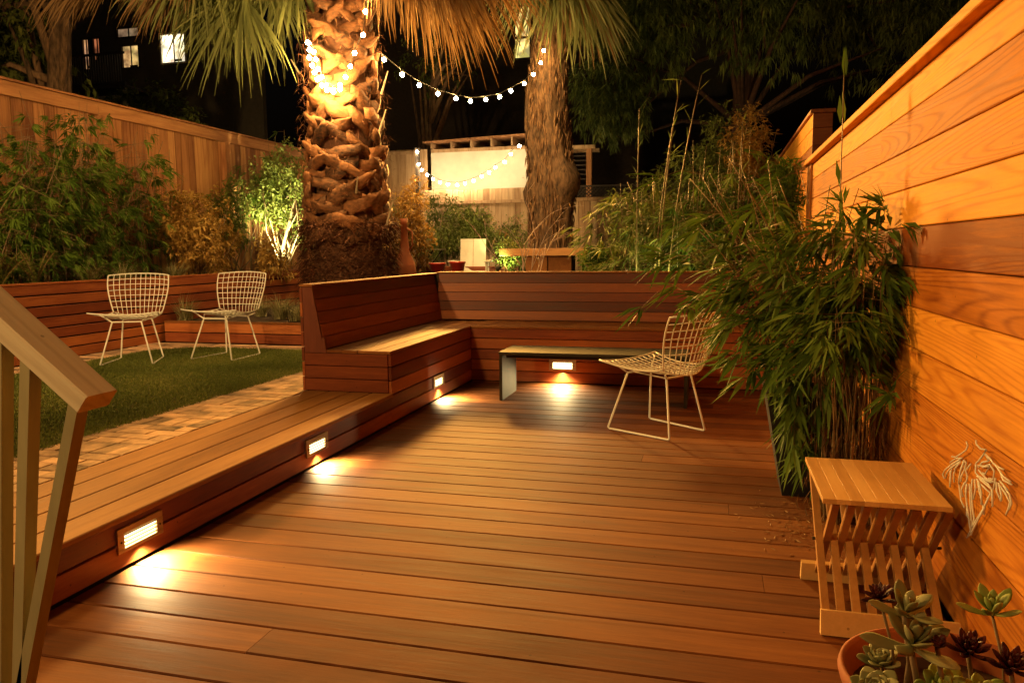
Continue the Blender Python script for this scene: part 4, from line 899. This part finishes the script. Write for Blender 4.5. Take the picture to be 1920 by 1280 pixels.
up = shrub('small_tree', 'uplit pale-stemmed small tree with light green leaves by the palm', 'tree', (-7.72, 13.0, 2.35), (.65, .95, .85), 620, 9, .085, .045, L_LIGHT, (-7.62, 12.65, 1.02), 12, PALEBK, cr=.13, lumps=9, sr=.016, ym=-8.6)
m = MB(); m.tube([(-7.62, 12.65, 1.0), (-7.66, 12.7, 1.5), (-7.58, 12.85, 2.0), (-7.50, 13.0, 2.55), (-7.55, 13.05, 2.95)], [.035, .03, .026, .018, .008], 8)
for z0_, dx, dy, dz in ((1.5, -.3, .25, .5), (1.8, .28, -.1, .4), (2.1, -.25, -.3, .45), (2.4, .2, .3, .3)): m.tube([(-7.6, 12.8, z0_), (-7.6 + dx, 12.85 + dy, z0_ + dz)], [.014, .005], 6)
m.build('trunk', PALEBK, up, True)
shrub('leafy_shrub', 'green shrub between the golden shrub and the uplit tree', 'shrub', (-8.1, 11.9, 2.05), (.4, .8, .75), 300, 8, .10, .035, L_BUSH, (-8.1, 11.9, 1.02), 8, ym=-8.6)
shrub('leafy_shrub', 'dark low shrub under the bamboo at the near end of the bed', 'shrub', (-7.55, 5.6, 1.35), (.38, .8, .42), 260, 8, .11, .035, L_BUSH, (-7.6, 5.6, 1.02), 7, ym=-8.6)
def fern(label, c, n, L, mat, w=.055):
    t = thing('fern', label, 'fern', c, 'ferns in the raised bed'); m = MB()
    lb = LB()
    for i in range(n):
        a = rd.uniform(0, 6.283); el = rd.uniform(.0, .5); d = V3((math.cos(a) * math.sin(el), math.sin(a) * math.sin(el), math.cos(el))); P = V3(c); pts = [tuple(P)]
        for k in range(9): P = P + d * (L / 9); d = (d + V3((math.cos(a) * .05, math.sin(a) * .05, -.045))).normalized(); pts.append(tuple(P))
        m.tube(pts, [.004] * 9 + [.001], 4)
        s = d.cross(V3((0, 0, 1))).normalized(); A = np.array(pts); q = np.linspace(.8, 8.9, 46); B_ = np.stack([np.interp(q, range(10), A[:, k]) for k in range(3)], 1)
        for sg in (-1, 1):
            D = np.tile(np.array(s) * sg, (46, 1)) + np.array([0, 0, .35]); ln = w * np.sin(np.linspace(.5, 3.05, 46)) + .006
            lb.add(blades(B_, D, ln, np.full(46, .012), np.clip(rng.normal(.6, .15, 46), 0, 1), .1))
    m.build('stalks', CANE, t, True); lb.build('fronds', L_BUSH, t)
fern('bright upright fern at the wall top beside the handrail', (-7.33, 7.0, 1.03), 9, .50, L_BUSH)
fern('low arching fern at the very edge of the picture', (-7.35, 6.55, 1.03), 12, .50, L_BUSH)
def tuft(label, c, n, L, mat=None, spread=.7, group='grass tufts in the planting beds'):
    t = thing('grass_tuft', label, 'grass tuft', c, group); lb = LB()
    D = unit(n) * spread; D[:, 2] = 1; P = np.array(c) + rng.normal(0, .03, (n, 3)) * (1, 1, 0)
    K = 4; Ls = L * rng.uniform(.6, 1.1, n); p = P.copy(); dd = D / np.linalg.norm(D, axis=1, keepdims=True); V = []; S = np.cross(dd, [0, 0, 1.]); S /= np.linalg.norm(S, axis=1, keepdims=True)
    for i in range(K + 1):
        wv = .005 * (1 - i / K) + .0006; V.append(np.stack([p - S * wv, p + S * wv], 1)); p = p + dd * (Ls / K)[:, None]; dd[:, 2] -= .28; dd /= np.linalg.norm(dd, axis=1, keepdims=True)
    V = np.stack(V, 1).reshape(-1, 3); b = np.arange(n)[:, None, None] * (K + 1) * 2 + np.arange(K)[None, :, None] * 2
    F = np.concatenate([np.concatenate([b, b + 1, b + 3], 2).reshape(-1, 3), np.concatenate([b, b + 3, b + 2], 2).reshape(-1, 3)])
    V[:, 2] = np.maximum(V[:, 2], c[2] + .003)
    mesh_obj('blades', V, F, np.repeat(rng.uniform(.35, 1, n), (K + 1) * 2), mat or L_TUFT, t)
L_TUFT = leafmat('tuft_blade', (.10, .10, .04), (.24, .23, .10), (.42, .38, .20), trans=.2)
tuft('grass tuft on the low terrace between the two wire chairs', (-6.95, 8.98, .505), 150, .42)
tuft('thick grass tuft on the low terrace close to the bench back', (-5.72, 9.35, .505), 260, .42)
tuft('small grass tuft on the low terrace behind the second chair', (-6.25, 9.7, .505), 150, .34)
tuft('round grass tuft at the foot of the terrace in shadow', (-5.35, 9.15, .505), 150, .32)
tuft('grass tuft on the wall top behind the fern', (-7.35, 7.75, 1.03), 180, .36)
tuft('grass tuft on the wall top over the first wire chair', (-7.35, 8.35, 1.03), 180, .34)
tuft('grass tuft on the wall top right of the first chair back', (-7.35, 9.35, 1.03), 180, .34)

# ---- middle and right planting in the upper garden
shrub('leafy_shrub', 'brownish shrub right of the palm foot under the bulbs', 'shrub', (-5.0, 12.3, 1.75), (.45, .5, .75), 300, 8, .10, .035, L_YEL, (-5.0, 12.3, .66), 9, tone=(0, .6))
shrub('leafy_shrub', 'feathery dark green shrub between palm and white slab chair', 'shrub', (-5.05, 14.6, 1.75), (.95, .6, .55), 520, 10, .12, .020, L_LIGHT, (-5.05, 14.6, .66), 9, tone=(.1, .8), lumps=9)
shrub('leafy_shrub', 'feathery light green shrub below the sagging far bulbs', 'shrub', (-4.0, 15.4, 1.65), (.75, .5, .55), 420, 10, .12, .018, L_LIGHT, (-4.0, 15.4, .66), 9, tone=(.3, 1), lumps=8)
shrub('leafy_shrub', 'wide shrub against the far fence under the white shed wall', 'shrub', (-6.3, 17.2, 1.9), (1.5, .6, .75), 420, 9, .13, .03, L_BUSH, (-6.3, 17.2, .66), 9, tone=(.3, 1))
shrub('leafy_shrub', 'small shrub glowing bright green from the uplight beside it', 'shrub', (-3.42, 13.15, 1.25), (.32, .25, .45), 150, 8, .08, .034, L_LIGHT, (-3.42, 13.15, .66), 6)
bt = thing('bare_shrub', 'leafless shrub with pale pinkish arching twigs behind the bench', 'shrub', (-2.42, 10.0, .66)); m = MB()
def twigs(P, d, L, r, dep):
    pts = [tuple(P)]
    for k in range(5): P = P + d * (L / 5); d = (d + V3((rd.uniform(-.18, .18), rd.uniform(-.15, .15), -.03 * dep + rd.uniform(-.06, .06)))).normalized(); pts.append(tuple(P))
    m.tube(pts, [r * (1 - .12 * i) for i in range(6)], 5)
    if dep < 3:
        for _ in range(2): q = V3(pts[rd.randint(2, 5)]); dd = (d + V3((rd.uniform(-.8, .8), rd.uniform(-.5, .5), rd.uniform(-.1, .6)))).normalized(); twigs(q, dd, L * rd.uniform(.45, .65), r * .6, dep + 1)
for i in range(6): twigs(V3((-2.42, 10.0, .64)), V3((-.34 + .14 * i, rd.uniform(-.2, .2), 1)).normalized(), rd.uniform(.65, 1.0), .010, 0)
m.build('branches', PTWIG, bt, True)
lb = LB(); P = np.array([v for v in m.v if v[2] > 1.25]); P = P[rng.integers(0, len(P), 130)]; lb.add(blades(P, unit(130), rng.uniform(.02, .05, 130), rng.uniform(.012, .02, 130), rng.uniform(.3, 1, 130), .3)); lb.build('leaves', L_DRY, bt)
bamboo('bamboo_clump', 'bright green uplit bamboo clump behind the rear bench', (-.75, 11.3, .66), (.60, .3), 46, 1.8, (.55, .4), .25, 11, mat=L_BUSH, group='bamboo behind the rear bench', lowleaf=.3)
bamboo('bamboo_clump', 'dark bamboo thicket between bright clump and cedar pier', (.20, 11.2, .66), (.5, .4), 46, 2.3, (.35, .4), .22, 8, mat=L_BAM, group='bamboo behind the rear bench', lowleaf=.25, xmin=-3)
ts = thing('bamboo_clump', 'four tall bare bamboo shoots rising above the garden', 'bamboo', (-.8, 10.5, .66), 'bamboo behind the rear bench'); m = MB(); tp = []; dd_ = []
for x, le, h in ((-1.03, .02, 2.62), (-.80, .32, 2.95), (-.62, .40, 3.0), (.25, .05, 2.4), (-.75, .2, 2.5)):
    pts = culm(m, (x, 10.5, .62), (le, 0), h, .014, 6)
    for k in range(6): q = V3(pts[6]).lerp(V3(pts[4]), k / 5); tp.append(tuple(q)); dd_.append((rd.uniform(-1, 1), rd.uniform(-.4, .4), rd.uniform(.1, 1.3)))
lb = LB(); fans(lb, np.array(tp), np.array(dd_), .26, .022, 1, .3, .1); m.build('canes', CANE, ts, True); lb.build('leaves', L_LIGHT, ts)
shrub('leafy_shrub', 'fine-leafed green shrub before the far fence right of the rough tree', 'shrub', (-1.35, 14.2, 1.9), (.95, .6, .8), 460, 9, .12, .028, L_BUSH, (-1.35, 14.2, .66), 9, lumps=10)
shrub('leafy_shrub', 'tall dull green shrub mass behind the bamboo thicket', 'shrub', (.1, 13.2, 2.45), (.95, .7, 1.15), 760, 9, .13, .03, L_BUSH, (.1, 13.2, .66), 10, lumps=11, tone=(0, .8))
shrub('leafy_shrub', 'olive shrub reaching over the far cedar wall cap', 'shrub', (.55, 11.9, 2.75), (.40, .6, .6), 260, 8, .11, .03, L_YEL, (.5, 11.9, .66), 8, tone=(0, .5), lumps=7)
shrub('leafy_shrub', 'small round-leafed shrub lit behind the right end of the bench', 'shrub', (-.02, 9.75, 1.2), (.30, .25, .42), 170, 7, .06, .04, L_LIGHT, (-.02, 9.75, .66), 6)
shrub('leafy_shrub', 'low dark shrub beside the table under the rough tree', 'shrub', (-1.75, 12.2, 1.12), (.38, .3, .30), 170, 8, .11, .03, L_BAM, (-1.75, 12.2, .66), 6)
shrub('leafy_shrub', 'leafy sprays hanging round the cedar wall end post', 'shrub', (.70, 8.75, 1.65), (.24, .25, .75), 240, 8, .15, .022, L_BAM, (.70, 9.0, .66), 9, lumps=8)

# ---- garden furniture
def slab_chair(label, loc, rz, group='white slab garden chairs'):
    t = thing('slab_chair', label, 'chair', (0, 0, 0), group)
    m = MB(); M = Matrix.Translation((0, .22, .40)) @ Matrix.Rotation(R(-17), 4, 'X')
    for s in (-1, 1): m = MB(); m.box(-.225 if s < 0 else .004, -.004 if s < 0 else .225, -.012, .012, -.12, .58, .003, None, M); m.build('back_board', WHITEW, t)
    m = MB(); m.box(-.25, .25, -.32, .26, .32, .345, .003, None, Matrix.Rotation(R(-8), 4, 'X')); m.build('seat', WHITEW, t)
    for s in (-1, 1):
        m = MB(); m.box(s * .30 - .06, s * .30 + .06, -.42, .30, .56, .585, .003); m.build('armrest', WHITEW, t)
        m = MB(); m.box(s * .28 - .014, s * .28 + .014, -.38, -.26, 0, .558, .003); m.build('leg', WHITEW, t)
        m = MB(); m.box(s * .28 - .014, s * .28 + .014, .14, .24, 0, .558, .003); m.build('leg', WHITEW, t)
    m = MB(); m.box(-.265, .265, .15, .18, .30, .40, .003); m.build('rail', WHITEW, t)
    t.location = loc; t.rotation_euler = (0, 0, rz); return t
slab_chair('white slab-backed garden chair beside the green glow', (-4.08, 12.8, .66), R(12))
slab_chair('white slab-backed garden chair half hidden behind the bamboo', (-1.05, 13.6, .68), R(-28))
tb = thing('timber_table', 'thick-topped timber table on a block base behind the bench', 'table', (-2.8, 13, .66))
m = MB(); m.bar('x', -3.55, -2.06, 12.7, 13.5, 1.315, 1.44, .005); m.build('top', wood('golden_wood', 'x', (.24, .09, .03), (.50, .24, .08), (.66, .38, .14), vary=.2), tb)
m = MB(); m.bar('z', .66, 1.312, -3.12, -2.745, 12.80, 12.84, .003); m.build('base_panel', SEAT_Y, tb); m = MB(); m.bar('z', .66, 1.312, -2.725, -2.33, 12.80, 12.84, .003); m.build('base_panel', SEAT_Y, tb)
m = MB(); m.box(-3.10, -2.35, 12.845, 13.3, .66, 1.31, 0); m.build('base', GAP, tb)
bs = thing('folding_table', 'small slatted folding table with crossed legs near the palm', 'table', (-5.07, 13, .66))
for i in range(7): m = MB(); m.bar('x', -5.42, -4.72, 12.75 + i * .08, 12.75 + i * .08 + .07, 1.43, 1.447, .002); m.build('slat', PAINT, bs)
for y in (12.8, 13.25):
    m = MB(); m.tube([(-5.38, y, .67), (-4.78, y, 1.425)], .012, 6); m.build('leg', STEEL, bs)
    m = MB(); m.tube([(-4.78, y + .02, .67), (-5.38, y + .02, 1.425)], .012, 6); m.build('leg', STEEL, bs)
def pot(label, c, r, h):
    t = thing('flower_pot', label, 'pot', c, 'red pots behind the bench corner'); m = MB(); m.lathe([(.001, 0), (r * .75, 0), (r, h), (r * 1.08, h), (r * 1.08, h * .86 if False else h + .03), (r * .9, h + .03), (r * .88, h - .02)], c, 20); m.build('pot', REDPOT, t, True)
    m = MB(); m.lathe([(.001, h - .03), (r * .88, h - .03)], c, 16); m.build('soil', SOIL, t)
m = MB(); m.box(-4.75, -3.75, 11.6, 12.0, .66, 1.06, .004)
ls = thing('low_shelf', 'low dark plinth holding the red pots', 'shelf', (-4.2, 11.8, .66)); m.build('block', DARKW, ls)
pot('dark red glazed pot, the wider one behind the bench corner', (-4.32, 11.75, 1.062), .13, .13)
pot('bright red glazed pot nearest the white slab chair', (-3.98, 11.75, 1.062), .12, .15)
ur = thing('tall_urn', 'tall narrow-necked terracotta urn at the palm foot', 'urn', (-4.52, 10.95, .66))
m = MB(); m.lathe([(.001, 0), (.10, 0), (.165, .2), (.18, .40), (.15, .58), (.085, .72), (.055, .95), (.048, 1.15), (.060, 1.24), (.045, 1.24), (.04, 1.1)], (-4.55, 10.95, .66), 24); m.build('body', TERRA, ur, True)
m = MB(); m.tube([(-4.55 + .05, 10.95, 1.75), (-4.55 + .13, 10.95, 1.70), (-4.55 + .13, 10.95, 1.5), (-4.55 + .07, 10.95, 1.42)], .012, 6); m.build('handle', TERRA, ur, True)

# ---- big trees beyond
def tree(name, label, base, h, r, crowns, mat, bark=BARKK, group='tall dark trees beyond the garden', ln=.20, wd=.035, droop=.5, dirz=-.75, per=14, lean=(0, 0), limbs=10):
    t = thing(name, label, 'tree', base, group); m = MB()
    pts = [(base[0] + lean[0] * (i / 6) ** 1.3 + rd.uniform(-.05, .05), base[1] + lean[1] * i / 6, base[2] + h * i / 6) for i in range(7)]
    m.tube(pts, [r * (1.15 if i == 0 else 1 - .11 * i) for i in range(7)], 14); m.build('trunk', bark, t, True)
    m = MB(); lb = LB()
    for c, rad, n in crowns:
        crown(lb, c, rad, n, per, ln, wd, .17, droop, .4, dirz, 26)
        for _ in range(limbs): e = np.array(c) + unit(1)[0] * np.array(rad) * .8; p = V3(pts[rd.randint(2, 6)]); m.tube([p, (p + V3(e)) / 2 + V3((0, 0, .3)), tuple(e)], [.09, .05, .015], 6)
    m.build('limbs', bark, t, True); lb.build('crown', mat, t)
tree('conifer_tree', 'large drooping conifer with reddish trunk above the bamboo', (.55, 21, .5), 12, .30, [((-1.6, 19.8, 7.3), (1.5, 1.2, 2.0), 900), ((1.4, 19.6, 7.2), (2.0, 1.2, 1.7), 800), ((.2, 20.5, 10.0), (3.5, 2, 2.0), 700), ((-2.6, 20.0, 5.2), (1.1, .8, 1.4), 380), ((3.9, 19.5, 6.9), (2.0, 1.2, 1.8), 600)], L_CON)
tree('conifer_tree', 'darker conifer rising behind the cedar wall at right', (5.2, 17, .5), 10, .25, [((5.0, 16.5, 5.4), (2.2, 1.3, 2.2), 700), ((7.6, 18, 6.0), (2.5, 1.5, 2.5), 500)], L_CON)
tree('garden_tree', 'smooth-trunked tree behind the fence in the left corner', (-12.05, 12, .5), 8, .30, [((-13.5, 12.2, 5.6), (1.7, 1.2, 1.8), 420), ((-11.6, 12, 8.6), (2, 1.5, 1.2), 300)], L_BUSH, BARK, ln=.2, wd=.07, dirz=-.2, lean=(.9, 0))
tree('garden_tree', 'thin branching tree in the gap behind the two strings', (-8.2, 21.5, .5), 5.5, .07, [((-7.8, 21.6, 6.8), (1.3, .8, 1.2), 60)], L_BUSH, BARK, ln=.14, wd=.05, dirz=-.2, lean=(.2, 0), limbs=14)
shrub('leafy_shrub', 'dark shrub showing over the fence beside the palm', 'shrub', (-10.2, 13.6, 3.5), (.8, .7, .8), 260, 8, .14, .05, L_BUSH, (-10.2, 13.6, .4), 8, tone=(0, .5))
shrub('leafy_shrub', 'dark foliage below the neighbour balcony beyond the fence', 'shrub', (-15.5, 18.5, 4.6), (2.6, 1.2, 1.6), 600, 8, .22, .08, L_BUSH, (-15.5, 18.5, .4), 9, tone=(0, .4))
#END
